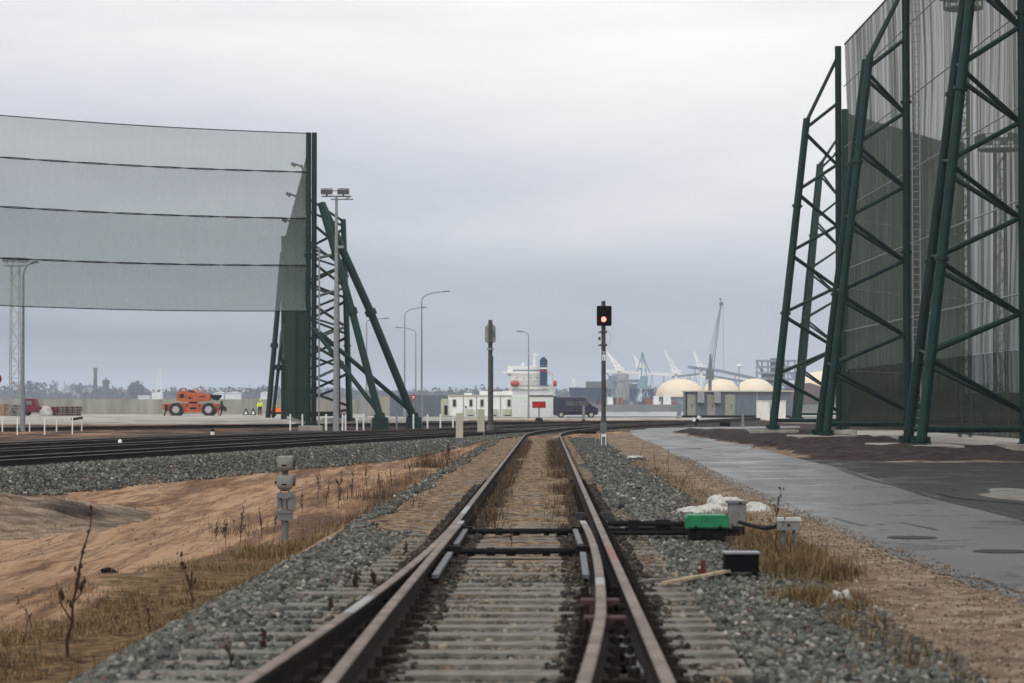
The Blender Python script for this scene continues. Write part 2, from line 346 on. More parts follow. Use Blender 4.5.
# ------------------------------------------------------------------ ground sheet
def ground_mat():
    m = bpy.data.materials.new('ground'); m.use_nodes = True; t = m.node_tree; b = t.nodes['Principled BSDF']; L = t.links.new
    geo = t.nodes.new('ShaderNodeNewGeometry')
    def noise(scale, detail=6, st=None, rough=.6, rz=0):
        n = t.nodes.new('ShaderNodeTexNoise'); n.inputs['Scale'].default_value = scale; n.inputs['Detail'].default_value = detail; n.inputs['Roughness'].default_value = rough
        mp_ = t.nodes.new('ShaderNodeMapping'); mp_.inputs['Scale'].default_value = st or (1, 1, 1); mp_.inputs['Rotation'].default_value = (0, 0, rz)
        L(geo.outputs['Position'], mp_.inputs[0]); L(mp_.outputs[0], n.inputs['Vector']); return n.outputs['Fac']
    def ramp(f, *st):
        r = t.nodes.new('ShaderNodeValToRGB'); e = r.color_ramp.elements
        e[0].position, e[0].color = st[0][0], (*st[0][1], 1); e[1].position, e[1].color = st[-1][0], (*st[-1][1], 1)
        for p, c in st[1:-1]: k = e.new(p); k.color = (*c, 1)
        L(f, r.inputs[0]); return r.outputs[0]
    def mixc(f, a, c):
        x = t.nodes.new('ShaderNodeMix'); x.data_type = 'RGBA'; L(f, x.inputs[0]); L(a, x.inputs[6]); L(c, x.inputs[7]); return x.outputs[2]
    def mask(name, nsc=4., amt=.7):
        a = t.nodes.new('ShaderNodeAttribute'); a.attribute_name = name
        s = t.nodes.new('ShaderNodeMath'); s.operation = 'SUBTRACT'; L(noise(nsc, 4), s.inputs[0]); s.inputs[1].default_value = .5
        k = t.nodes.new('ShaderNodeMath'); k.operation = 'MULTIPLY_ADD'; L(s.outputs[0], k.inputs[0]); k.inputs[1].default_value = amt * 2; L(a.outputs['Fac'], k.inputs[2])
        r = t.nodes.new('ShaderNodeMapRange'); r.inputs[1].default_value = .38; r.inputs[2].default_value = .62; L(k.outputs[0], r.inputs[0]); return r.outputs[0]
    # sand: pale to red brown streaks lying along the vehicle ruts
    streak = noise(1, 7, (1.0, .085, 1), .7, R(11))
    sand = ramp(streak, (.40, (.085, .040, .018)), (.46, (.16, .080, .040)), (.50, (.30, .165, .085)), (.57, (.44, .275, .165)))
    ruts = noise(1, 8, (3.2, .11, 1), .7, R(10))
    sand = mixc(ramp(ruts, (.50, (0, 0, 0)), (.56, (.85, .85, .85)), (.60, (.25, .25, .25))), sand, ramp(ruts, (.5, (.10, .048, .022)), (.6, (.13, .07, .04))))
    sand2 = ramp(noise(5, 6), (.40, (.085, .05, .03)), (.60, (.33, .225, .15)))
    x = t.nodes.new('ShaderNodeMix'); x.data_type = 'RGBA'; x.inputs[0].default_value = .22; L(sand, x.inputs[6]); L(sand2, x.inputs[7]); c = x.outputs[2]
    verge = ramp(noise(2.6, 8, rough=.68), (.36, (.10, .065, .042)), (.5, (.21, .15, .105)), (.66, (.36, .29, .225)))
    c = mixc(mask('verge', 1.2, .3), c, verge)
    fill = ramp(noise(7, 8, (1, .6, 1), rough=.75), (.40, (.03, .019, .012)), (.48, (.13, .085, .05)), (.56, (.30, .21, .13)), (.7, (.36, .26, .17)))
    c = mixc(mask('fill', 5, .3), c, fill)
    grass = ramp(noise(6, 7, rough=.7), (.38, (.04, .023, .010)), (.5, (.13, .078, .032)), (.62, (.23, .15, .07)))
    c = mixc(mask('grass', 2.5, .5), c, grass)
    bal = ramp(noise(16, 5, rough=.7), (.38, (.012, .012, .012)), (.5, (.045, .047, .045)), (.62, (.12, .125, .12)))
    c = mixc(mask('ballast', 4, .35), c, bal)
    conc = ramp(noise(.25, 8, (1, .25, 1)), (.38, (.25, .225, .20)), (.62, (.44, .41, .375)))
    c = mixc(mask('concrete', .2, .15), c, conc)
    soil = ramp(noise(2.5, 7, rough=.7), (.36, (.012, .007, .006)), (.5, (.030, .019, .016)), (.64, (.07, .048, .04)))
    c = mixc(mask('soil', .6, .25), c, soil)
    dark = ramp(noise(20, 4), (.4, (.012, .010, .009)), (.65, (.05, .038, .03)))
    c = mixc(mask('oil', 6, .45), c, dark)
    L(c, b.inputs['Base Color']); b.inputs['Roughness'].default_value = .9; b.inputs['Specular IOR Level'].default_value = .15
    h = t.nodes.new('ShaderNodeMath'); h.operation = 'ADD'; L(noise(26, 8, rough=.75), h.inputs[0]); L(streak, h.inputs[1])
    bp = t.nodes.new('ShaderNodeBump'); bp.inputs['Distance'].default_value = .035; bp.inputs['Strength'].default_value = 1; L(h.outputs[0], bp.inputs['Height']); L(bp.outputs[0], b.inputs['Normal'])
    return m
gy = [-30, -15, -5, 0, 4, 7]; y_ = 8.5
while y_ < YMAX: gy.append(y_); y_ += max(.07, y_ * .0062)
gy.append(YMAX); gy = np.array(gy, float)
gx = list(np.arange(0, 5.2, .075)); 
while gx[-1] < 400: gx.append(gx[-1] + max(.075, (gx[-1] - 4) * .024))
gx = np.array([-a for a in gx[:0:-1]] + gx)
GX, GY = np.meshgrid(gx, gy); GZ = ground(GX, GY)
nx, ny = len(gx), len(gy)
V = np.stack([GX, GY, GZ], -1).reshape(-1, 3)
ii = (np.arange(ny - 1)[:, None] * nx + np.arange(nx - 1)[None]).ravel()
Fc = np.stack([ii, ii + 1, ii + 1 + nx, ii + nx], -1)
def masks(X, Y):
    dm, dt, yard3, valley = zones(X, Y); a = np.abs(dm)
    inmain = (Y < 112)
    wob = (fbm(X * .7, Y * .25, 50) - .5) * .8
    bal_near = (1 - sm(np.where(dm < 0, 2.05 + .3 * (1 - sm(15, 25, Y)), 2.3), np.where(dm < 0, 2.4 + .3 * (1 - sm(15, 25, Y)), 2.7), a + wob * .6)) * inmain
    fillz = (1 - sm(.85, 1.5, a + wob)) * sm(19, 24, Y) * inmain
    leftfill = sm(.6, .8, -dm) * (1 - sm(1.85, 2.1, -dm + wob)) * sm(25, 30, Y) * inmain
    bal_r = sm(2.0, 1.6, -dm)
    bank = sm(1.2, 1.6, dt) * (1 - sm(3.3, 3.7, dt + wob * .3)) * (Y > 32) * (Y < 170) * (1 - sm(-.2, .2, -(2.2 - np.abs(dm)) * 0)) 
    bank = np.where(Y > 85, np.clip(sm(1.2, 1.6, dt) * (1 - sm(3.2, 3.8, dt)), 0, 1), bank) * (Y > 32) * (Y < 170)
    strip = (np.abs(dt + 16.) < 2.5) * (Y > 90) * (Y < 170)
    ballast = np.clip(bal_near * (1 - np.clip(fillz + leftfill, 0, 1)) + bank + yard3 * .6 + strip * .6, 0, 1)
    right_end = sm(2.4, 2.9, dm)
    verge = np.clip(right_end * (Y < 150) + (np.exp(-(((X + 8.8) / 2.2) ** 2 + ((Y - 40) / 5.5) ** 2)) > .22) * .75, 0, 1)
    grass = np.clip((sm(2.0, 2.3, dm) * (1 - sm(2.25 + .3 * sm(17, 22, Y), 2.65 + .5 * sm(17, 22, Y), dm + wob)) * (1 - sm(27, 31, Y)) * 1.0
             + sm(2.1, 2.5, dm) * (1 - sm(2.8, 3.2, dm + wob)) * sm(30, 33, Y) * (1 - sm(55, 80, Y)) * .55
             + sm(2.4, 2.8, -dm) * (1 - sm(3.8, 6.0, -dm + wob * 3)) * (1 - sm(24, 36, Y)) * .85
             ), 0, 1)
    concrete = np.clip(sm(175, 200, Y + wob * 20) * (X < -4) + sm(228, 236, Y) * (X > -12) + sm(16.6, 17.2, X) * (Y > 50) * (Y < 200), 0, 1)
    soil = np.clip((np.exp(-(((X + 8.8) / 2.2) ** 2 + ((Y - 40) / 5.5) ** 2)) > .22) * (.34 + wob) + soilmask(X, Y) + (sm(92, 110, Y) * (1 - sm(176, 196, Y)) * (.52 + wob * .9) * (dt < -2)) * (X < 2) + (sm(140, 150, Y) * (1 - sm(215, 225, Y))) * (X > -8) * .75, 0, 1)
    lf = np.minimum(np.abs(a - .80), 9) 
    oil = np.clip((1 - sm(.16, .36, lf)) * (Y < 29) * .95 + (1 - sm(.12, .3, lf)) * (Y >= 29) * (Y < 110) * .62 + ((np.abs(dm + 1.0) < .45) & (Y < 19)) * .6 + ((np.abs(dm - .55) < .3) & (Y < 17)) * .4 + yard3 * .25, 0, 1)
    return dict(ballast=ballast, verge=verge, fill=np.clip(fillz + leftfill, 0, 1), grass=grass, concrete=concrete, soil=soil, oil=oil)
mk = masks(GX, GY)
go = np_mesh('ground', V, Fc, ground_mat(), {k: v.ravel() for k, v in mk.items()}, smooth=True); tag(go, kind='structure')

# water and far land
wm = bpy.data.materials.new('harbour_water'); wm.use_nodes = True; b = wm.node_tree.nodes['Principled BSDF']
b.inputs['Base Color'].default_value = (.10, .12, .13, 1); b.inputs['Roughness'].default_value = .22; b.inputs['Specular IOR Level'].default_value = .6
n = wm.node_tree.nodes.new('ShaderNodeTexNoise'); n.inputs['Scale'].default_value = .7; n.inputs['Detail'].default_value = 4
g_ = wm.node_tree.nodes.new('ShaderNodeNewGeometry'); wm.node_tree.links.new(g_.outputs['Position'], n.inputs['Vector'])
bp = wm.node_tree.nodes.new('ShaderNodeBump'); bp.inputs['Distance'].default_value = .15; bp.inputs['Strength'].default_value = .4
wm.node_tree.links.new(n.outputs['Fac'], bp.inputs['Height']); wm.node_tree.links.new(bp.outputs[0], b.inputs['Normal'])
mb = MB(); mb.add([(-6000, 262, -1.5), (6000, 262, -1.5), (6000, 9000, -1.5), (-6000, 9000, -1.5)], [(0, 1, 2, 3)])
tag(mb.build('water', wm), kind='structure')
mb = MB(); mb.box((103, 268.6, -1.6), (194, .8, 3.0)); tag(mb.build('quay_wall', M['quay']), kind='structure')
mb = MB(); mb.box((280, 830, -.9), (620, 120, 3.2)); tag(mb.build('far_quay_ground', M['quay']), kind='structure')
hv = []; xs = np.linspace(-900, 900, 61); ysl = [1500, 1560, 1800, 2300]
for yy in ysl:
    for x in xs: hv.append((x, yy, -3 if yy == 1500 else .3 + (6 + 5 * float(fbm(x * .004, yy * .002, 60))) * (yy > 1600)))
fs = [(j * 61 + i, j * 61 + i + 1, (j + 1) * 61 + i + 1, (j + 1) * 61 + i) for j in range(3) for i in range(60)]
mb = MB(); mb.add(hv, fs); tag(mb.build('hills', M['treefar'], smooth=True), kind='structure')

# ------------------------------------------------------------------ roads
def asphalt(name, dark, rough, wet):
    m = bpy.data.materials.new(name); m.use_nodes = True; t = m.node_tree; b = t.nodes['Principled BSDF']; L = t.links.new
    geo = t.nodes.new('ShaderNodeNewGeometry'); mp_ = t.nodes.new('ShaderNodeMapping'); L(geo.outputs['Position'], mp_.inputs[0]); mp_.inputs['Scale'].default_value = (1, .18, 1); mp_.inputs['Rotation'].default_value = (0, 0, R(8))
    n = t.nodes.new('ShaderNodeTexNoise'); n.inputs['Scale'].default_value = .8; n.inputs['Detail'].default_value = 7; L(mp_.outputs[0], n.inputs['Vector'])
    r = t.nodes.new('ShaderNodeValToRGB'); e = r.color_ramp.elements; e[0].position = .3; e[1].position = .7
    e[0].color = (*dark, 1); e[1].color = tuple(c * 2.3 for c in dark) + (1,); L(n.outputs['Fac'], r.inputs[0])
    n3 = t.nodes.new('ShaderNodeTexNoise'); n3.inputs['Scale'].default_value = 60; L(geo.outputs['Position'], n3.inputs['Vector'])
    mx_ = t.nodes.new('ShaderNodeMix'); mx_.data_type = 'RGBA'; mx_.blend_type = 'MULTIPLY'; mx_.inputs[0].default_value = .5; L(r.outputs[0], mx_.inputs[6]); L(n3.outputs['Color'], mx_.inputs[7])
    L(mx_.outputs[2], b.inputs['Base Color'])
    rr_ = t.nodes.new('ShaderNodeMapRange'); rr_.inputs[1].default_value = .35; rr_.inputs[2].default_value = .65; rr_.inputs[3].default_value = rough - wet; rr_.inputs[4].default_value = rough
    L(n.outputs['Fac'], rr_.inputs[0]); L(rr_.outputs[0], b.inputs['Roughness']); b.inputs['Specular IOR Level'].default_value = .45 if wet < .2 else .2
    n4 = t.nodes.new('ShaderNodeTexNoise'); n4.inputs['Scale'].default_value = .55; n4.inputs['Detail'].default_value = 8; n4.inputs['Roughness'].default_value = .65; L(geo.outputs['Position'], n4.inputs['Vector'])
    r4 = t.nodes.new('ShaderNodeMapRange'); r4.inputs[1].default_value = .53; r4.inputs[2].default_value = .60; L(n4.outputs['Fac'], r4.inputs[0])
    mr4 = t.nodes.new('ShaderNodeMix'); L(r4.outputs[0], mr4.inputs[0]); L(rr_.outputs[0], mr4.inputs[2]); mr4.inputs[3].default_value = .24 if wet < .2 else .30; L(mr4.outputs[0], b.inputs['Roughness'])
    md4 = t.nodes.new('ShaderNodeMix'); md4.data_type = 'RGBA'; md4.blend_type = 'MULTIPLY'; L(r4.outputs[0], md4.inputs[0]); L(mx_.outputs[2], md4.inputs[6]); md4.inputs[7].default_value = (.6, .58, .56, 1); L(md4.outputs[2], b.inputs['Base Color'])
    bp = t.nodes.new('ShaderNodeBump'); bp.inputs['Distance'].default_value = .004; L(n3.outputs['Fac'], bp.inputs['Height']); L(bp.outputs[0], b.inputs['Normal'])
    return m
M['asphalt'] = asphalt('wet_asphalt', (.040, .039, .042), .52, .19)
M['asphalt2'] = asphalt('dark_patched_asphalt', (.014, .0135, .013), .9, .25)
def strip(name, A, B, z, m, nsub=6, wob=0.):
    vs = []; fs = []; k = 0; A2 = []; B2 = []
    for i in range(len(A) - 1):
        for s in range(nsub):
            t = s / nsub; A2.append(A[i].lerp(A[i + 1], t)); B2.append(B[i].lerp(B[i + 1], t))
    A2.append(A[-1]); B2.append(B[-1])
    for i, (a, c) in enumerate(zip(A2, B2)):
        if wob: a = a + Vector(((vn(a.y * .9, 3., 7) - .5) * wob + (vn(a.y * 3.7, 1., 9) - .5) * wob * .6, 0, 0))
        for j in range(5):
            p = a.lerp(c, j / 4); vs.append((p.x, p.y, float(base(p.y)) + z))
    for i in range(len(A2) - 1):
        for j in range(4): q = i * 5 + j; fs.append((q, q + 1, q + 6, q + 5))
    mb = MB(); mb.add(vs, fs); o = mb.build(name, m, smooth=True); return tag(o, kind='structure')
strip('road', rl, rr, .012, M['asphalt'], wob=.14)
ya = [G(1700, 728), G(1150, 570), G(1024, 532), G(955, 512), G(850, 480), G(800, 465), G(780, 459)]
yb = [G(1700, 452), G(1150, 452), G(1024, 452), G(945, 459), G(880, 460), G(830, 459.5), G(800, 457.5)]
strip('asphalt_yard', ya, yb, .004, M['asphalt2'], wob=.1)
# raised broken edge between the road and the older yard asphalt, and patches on the asphalt
def sheet_patch(name, cx, cy, rx, ry, m, z, seed=0, label=None, rot=0.):
    mb = MB(); vs = [(0, 0, 0)]; n = 40
    for i in range(n):
        a = 2 * math.pi * i / n; k = 1 + .35 * (float(fbm(np.array(math.cos(a) * 1.5 + seed), np.array(math.sin(a) * 1.5), 70)) - .5) * 2
        vs.append((math.cos(a) * rx * k, math.sin(a) * ry * k, 0))
    mb.add(vs, [(0, 1 + i, 1 + (i + 1) % n) for i in range(n)]); o = mb.build(name, m, loc=(cx, cy, float(base(cy)) + z)); o.rotation_euler.z = rot; return tag(o, kind='structure')
p = G(1010, 497); M['puddle'] = mat('broken_pavement', (.05, .045, .04), .35, .4, 2, .02, 6, col2=(.26, .24, .21)); M['wetdark'] = mat('wet_dark_patch', (.012, .011, .011), .3, .3, 2)
sheet_patch('worn_patch_rim', p.x + .3, p.y, 1.35, 4.6, M['wetdark'], .017, 3)
sheet_patch('worn_patch', p.x + .55, p.y - .5, 1.05, 3.6, M['puddle'], .021, 3)
# grit and small stones washed onto the road edge
# crack line
for ci, pts_ in enumerate((((800, 520), (835, 519), (862, 527), (900, 524), (948, 533)), ((700, 462), (722, 459), (748, 462), (770, 457)), ((880, 556), (910, 562), (935, 575), (980, 581), (1040, 600)))):
    cq = []
    for a_, b_2 in zip(pts_[:-1], pts_[1:]):
        for k_ in range(5): t_ = k_ / 5; cq.append(G(a_[0] + (b_2[0] - a_[0]) * t_ + random.uniform(-1.5, 1.5), a_[1] + (b_2[1] - a_[1]) * t_ + random.uniform(-.5, .5)))
    vs = []
    for q in cq: wd_c = random.uniform(.008, .028); vs += [(q.x - wd_c, q.y - wd_c, float(base(q.y)) + .0165), (q.x + wd_c, q.y + wd_c * 3, float(base(q.y)) + .0165)]
    mb = MB(); mb.add(vs, [(2 * i, 2 * i + 1, 2 * i + 3, 2 * i + 2) for i in range(len(cq) - 1)]); tag(mb.build('asphalt_crack', M['wetdark']), kind='structure')
cp = [G(x, y) for x, y in ((840, 469), (868, 480), (900, 487), (925, 496), (960, 505), (1000, 514), (1060, 530))]
vs = []
for i, q in enumerate(cp):
    for s in (-1, 1): vs.append((q.x + s * (.05 + .05 * random.random()), q.y + random.uniform(-.2, .2), float(base(q.y)) + .0165))
mb = MB(); mb.add(vs, [(2 * i, 2 * i + 1, 2 * i + 3, 2 * i + 2) for i in range(len(cp) - 1)]); tag(mb.build('asphalt_crack', M['wetdark']), kind='structure')
for (px, py, lab) in ((912, 539, 'dark round manhole cover in the road, left of the other near one'), (1001, 553, 'dark round manhole cover close to the right picture edge'), (695, 449, 'farthest dark manhole cover, where the road narrows before the bend')):
    q = G(px, py); mb = MB(); mb.lathe([(.28, 0), (.28, .017), (.25, .018), (.25, .0155), (.0001, .0155)], n=28)
    for a in range(-2, 3): mb.box((a * .09, 0, .016), (.03, .36 - abs(a) * .06, .003))
    tag(mb.build('manhole_cover', mat('manhole_iron', (.024, .023, .023), .6, .3, 8), loc=(q.x, q.y, q.z + .004)), lab, 'manhole cover', 'manhole covers in the road')

# ------------------------------------------------------------------ rail tracks
def rail_sweep(xs, ys, zs, scale=1., mark=None):
    P = np.stack([xs, ys, zs], -1); T = np.gradient(P, axis=0); T /= np.linalg.norm(T, axis=1)[:, None]
    N = np.stack([T[:, 1], -T[:, 0], 0 * T[:, 0]], -1); N /= np.linalg.norm(N, axis=1)[:, None]
    prof = [(-.07, 0), (-.07, .014), (-.012, .032), (-.010, .125), (-.036, .138), (-.036, .164), (-.027, .172), (.027, .172), (.036, .164), (.036, .138), (.010, .125), (.012, .032), (.07, .014), (.07, 0)]
    n = len(prof); mb = MB(); vs = []
    for i in range(len(P)):
        for u, v in prof: vs.append(P[i] + N[i] * u * scale + np.array([0, 0, v]))
    fs = []; mi = []
    for i in range(len(P) - 1):
        for k in range(n):
            j = (k + 1) % n; fs.append((i * n + k, i * n + j, (i + 1) * n + j, (i + 1) * n + k))
            t = 1 if k in (5, 6, 7) else 0
            if t and mark: t = mark(ys[i])
            mi.append(t)
    fs += [tuple(range(n)), tuple(range((len(P) - 1) * n, len(P) * n))]; mi += [0, 0]
    mb.v = [tuple(v) for v in vs]; mb.f = fs; mb.mi = mi; return mb
RM = [M['railside'], M['railtop'], M['railbright'], M['railred']]
STOP = .05                                   # sleeper top above the track bed datum
TOE = 27.3; RT = 318.
def openoff(Y): return div(Y) + .165 * np.clip((Y - 15) / (TOE - 15), 0, 1)
def div(Y): return np.where(Y < TOE, (TOE - Y) ** 2 / (2 * RT), 0.)
main = empty('railway_track', (0, 0, 0), 'rusty railway track with a turnout running straight away from the camera', 'railway track')
ys = np.concatenate([np.arange(6, 32, .4), np.arange(32, 172, 1.5)]); S_ = base(ys) + STOP
rail_sweep(xm(ys) + .795, ys, S_, mark=lambda y: 3 if 20.3 < y < 22.2 else 1).build('stock_rail', RM, main)
rail_sweep(xm(ys) - .795 - div(ys), ys, S_, mark=lambda y: 2 if 15.2 < y < 16.2 or 29 < y < 31 else 1).build('stock_rail', RM, main)
yb_ = np.arange(6, TOE + .01, .35); yb_[-1] = TOE
off = np.clip((TOE - yb_) * .02, 0, .05)
rail_sweep(xm(yb_) - .795 + .055 * (1 - np.clip((TOE - yb_) / 12, 0, 1)) * 1., yb_, base(yb_) + STOP, 1, mark=lambda y: 2 if y > 26.3 else 1).build('switch_rail', RM, main)
rail_sweep(xm(yb_) + .795 - openoff(yb_), yb_, base(yb_) + STOP, 1, mark=lambda y: 2 if y > 26.6 or 17.4 < y < 18.2 else 1).build('switch_rail', RM, main)
# bright slide plates beside the blades
for sgn in (-1, 1):
    for (y0, y1) in ((24.0, 26.9), (19.6, 22.6)):
        xs_ = [float(xm(y)) + (.795 - float(openoff(np.array(y))) - .10 if sgn > 0 else -.795 + .115) for y in (y0, y1)]; mb = MB()
        L_ = y1 - y0; mb.box((0, 0, 0), (.055, L_, .03)); o = mb.build('slide_plate', mat('worn_plate', (.085, .088, .098), .45, .4, 9), main, loc=(sum(xs_) / 2, (y0 + y1) / 2, float(base(y0)) + STOP + .085)); o.rotation_euler.z = -math.atan2(xs_[1] - xs_[0], L_)
# sleepers
def sleeper_mesh(L_, w=.25, h=.16):
    mb = MB(); mb.box((0, 0, -h / 2), (L_, w, h), taper=.985); 
    me = mb.build('tmp', M['sleeper']); m_ = me.data; bpy.data.objects.remove(me); return m_
sl_std = sleeper_mesh(2.7); count = 0; Y = 9.3; rest = MB()
def sleeper_at(par, x, y, z, ang, me, name='sleeper', jit=.02):
    o = bpy.data.objects.new(name, me); COL.objects.link(o); o.parent = par; o.location = (x, y + random.uniform(-jit, jit), z + random.uniform(-.006, .006))
    o.rotation_euler = (random.uniform(-.01, .01), random.uniform(-.006, .006), ang + random.uniform(-.008, .008)); return o
fast = MB()
while Y < 112:
    z = float(base(Y)) + STOP; x = float(xm(Y)); d_ = float(div(np.array(Y)))
    if Y < TOE + 1:
        Lw = 2.75 + d_ + (.0 if Y > 20 else .35); me = sleeper_mesh(Lw); sleeper_at(main, x - (Lw - 2.75) / 2, Y, z, -.0145, me)
    elif count < 100: sleeper_at(main, x, Y, z, -.0145, sl_std)
    else: rest.box((x, Y, z - .08), (2.7, .25, .16))
    # chairs, bolts and clips: dark lumps on both sides of each rail
    rails = [x + .795, x - .795 - d_] + ([x - .795, x + .795 - float(openoff(np.array(Y)))] if Y < TOE and d_ > .12 else [])
    if Y < 45:
        for xr in rails:
            for s in (-1, 1):
                fast.box((xr + s * .115, Y, z + .022), (.11, .20, .035)); fast.tube((xr + s * .10, Y - .05, z + .03), (xr + s * .10, Y - .05, z + .10), .017, n=6); fast.tube((xr + s * .13, Y + .05, z + .03), (xr + s * .13, Y + .05, z + .085), .017, n=6)
                fast.box((xr + s * .15, Y + .01, z + .008), (.07, .12, .03), rz=random.uniform(-.3, .3))
                pass
    count += 1; Y += .565
rest.build('sleeper', M['sleeper'], main)['kind'] = 'stuff'
fo = fast.build('rail_fastening', M['rustdark'], main); fo['kind'] = 'stuff'
# stretcher bars, heel blocks
for (yb0, extra) in ((26.9, 0), (23.2, .1)):
    x = float(xm(yb0)); mb = MB(); mb.tube((-.76, 0, 0), (.66, 0, .01), .028); mb.box((-.66, 0, .02), (.12, .12, .07)); mb.box((.56, 0, .02), (.13, .12, .07)); mb.box((.05, .02, 0), (.22, .09, .055)); mb.tube((-.35, 0, 0), (-.27, 0, 0), .042); mb.tube((-.7, .09, -.02), (.6, .09, -.01), .016)
    for q in (-.5, -.12, .22, .4): mb.box((q, .05, -.02), (random.uniform(.05, .12), .08, .05), rz=random.uniform(-.4, .4))
    mb.build('stretcher_bar', M['oily'], main, loc=(x, yb0, float(base(yb0)) + STOP + .07))
mb = MB()
for s in (-1, 1):
    mb.box((s * .15, 0, .07), (.15, .12, .13), taper=.8); mb.box((s * .15, 0, 0), (.2, .3, .06))
mb.build('rail_clamp', mat('clamp_dark', (.03, .033, .04), .6), main, loc=(float(xm(30.2)) + .795, 30.2, float(base(30)) + STOP))
for q in (15.6, 17.0):
    mb = MB(); mb.box((0, 0, 0), (.30, .24, .10), taper=.9); mb.build('heel_block', mat('heel_block_rust', (.06, .03, .03), .7), main, loc=(float(xm(q)) + .60, q, float(base(q)) + STOP + .06))
mb = MB(); mb.box((0, 0, 0), (.05, 2.2, .04)); o = mb.build('guard_strip', M['steelgrey'], main, loc=(float(xm(14)) + .69, 14, float(base(14)) + STOP + .03)); o.rotation_euler.z = .01
# white painted tick on the switch rail heel is a rail joint
# yard tracks
def yard_track(xf, y0, y1, label, step=1.2, sleep=True):
    t = empty('railway_track', (0, 0, 0), label, 'railway track', 'rusty tracks of the freight yard')
    ys = np.arange(y0, y1, step); xs = xf(ys); P = np.stack([xs, ys], -1); T = np.gradient(P, axis=0); T /= np.linalg.norm(T, axis=1)[:, None]; N = np.stack([T[:, 1], -T[:, 0]], -1)
    for s in (-1, 1):
        q = P + N * s * .795; rail_sweep(q[:, 0], q[:, 1], base(q[:, 1]) + .06).build('rail', [M['railside'], M['railyard']], t)
    if sleep:
        seg = np.r_[0, np.cumsum(np.linalg.norm(np.diff(P, axis=0), axis=1))]; n_ = 0; s_ = 0; more = MB()
        while s_ < seg[-1]:
            y = float(np.interp(s_, seg, ys)); x = float(xf(y)); k = int(np.argmin(abs(ys - y))); ang = -math.atan2(T[k, 0], T[k, 1])
            if n_ < 100: sleeper_at(t, x, y, float(base(y)) + .055, ang, sl_dark)
            else: more.box((x, y, float(base(y)) - .02), (2.7, .25, .15), rz=ang)
            n_ += 1; s_ += .62
        if more.v: more.build('sleeper', M['sleeperdark'], t)['kind'] = 'stuff'
    return t
sl_dark = sl_std.copy(); sl_dark.materials.clear(); sl_dark.materials.append(M['sleeperdark'])
yard_track(lambda Y: xt(Y), 36, 235, 'nearest rusty yard track on top of the grey ballast bank')
yard_track(lambda Y: xt(Y) - 4.6 * (1 - sm(95, 150, Y)), 44, 152, 'rusty yard track between the nearest track and the one by the white marker stub')
yard_track(lambda Y: xt(Y) - 9.2 + 4.6 * sm(95, 150, Y), 52, 172, 'third rusty yard track from the ballast bank, behind the white marker stub')
yard_track(lambda Y: np.interp(Y, [120, 135, 150, 165, 180, 200], [-42, -33, -24, -13, 0, 18]), 121, 199, 'farthest rusty yard track, crossing the picture in front of the pale concrete apron', 1.0)

# ------------------------------------------------------------------ stones
ico_v = np.array([(a, b, c) for a in (-1, 1) for b in (-1, 1) for c in (-1, 1)] + [(0, 0, 1.5), (0, 0, -1.5), (1.45, 0, 0), (-1.45, 0, 0)], float) / 1.75
ico_f = np.array([(1, 5, 8), (5, 7, 8), (7, 3, 8), (3, 1, 8), (0, 2, 9), (2, 6, 9), (6, 4, 9), (4, 0, 9), (4, 6, 10), (6, 7, 10), (7, 5, 10), (5, 4, 10), (0, 1, 11), (1, 3, 11), (3, 2, 11), (2, 0, 11), (0, 4, 5), (0, 5, 1), (2, 3, 7), (2, 7, 6)])
def stones(name, X, Y, size, label_kind='stuff', pal=None, sink=.25, dzz=0.):
    n = len(X); V = ico_v[None] * (1 + rng.uniform(-.30, .30, (n, 12, 3)))
    sc = size * np.minimum(rng.lognormal(0, .38, (n, 1, 1)), 1.75) * rng.uniform(.65, 1.2, (n, 1, 3)) * .5; V = V * sc
    ax = rng.normal(size=(n, 4)); ax /= np.linalg.norm(ax, axis=1)[:, None]; w_, x_, y_, z_ = ax.T
    Rm = np.stack([1 - 2 * (y_ ** 2 + z_ ** 2), 2 * (x_ * y_ - z_ * w_), 2 * (x_ * z_ + y_ * w_), 2 * (x_ * y_ + z_ * w_), 1 - 2 * (x_ ** 2 + z_ ** 2), 2 * (y_ * z_ - x_ * w_), 2 * (x_ * z_ - y_ * w_), 2 * (y_ * z_ + x_ * w_), 1 - 2 * (x_ ** 2 + y_ ** 2)], -1).reshape(n, 3, 3)
    V = np.einsum('nij,nkj->nki', Rm, V)
    Z = ground(X, Y) + size * (rng.uniform(0, .55, n) - sink * .2) + dzz
    V = V + np.stack([X, Y, Z], -1)[:, None]
    pal = np.array(pal if pal is not None else [(.066, .070, .066), (.115, .122, .114), (.034, .036, .035), (.17, .175, .165), (.07, .085, .075), (.014, .015, .016), (.085, .06, .047), (.29, .29, .27)])
    wts = np.array([.22, .2, .17, .1, .14, .08, .06, .03])[:len(pal)]; wts /= wts.sum()
    c = pal[rng.choice(len(pal), n, p=wts)] * np.array([1.07, 1.0, .91]) * rng.uniform(.7, 1.15, (n, 1)); c = np.repeat(np.c_[c, np.ones(n)][:, None], 12, 1).reshape(-1, 4)
    Fs = (ico_f[None] + (np.arange(n) * 12)[:, None, None]).reshape(-1, 3)
    o = np_mesh(name, V.reshape(-1, 3), Fs, M['stones'], {'tint': c}); return tag(o, kind='stuff')
def scatter(n, y0, y1, xf0, xf1, key, thr=.45, power=1.0):
    Y = y0 + (y1 - y0) * rng.random(n) ** power; X = xf0(Y) + (xf1(Y) - xf0(Y)) * rng.random(n)
    k = masks(X, Y)[key]; keep = k > thr + rng.uniform(-.25, .25, n); return X[keep], Y[keep]
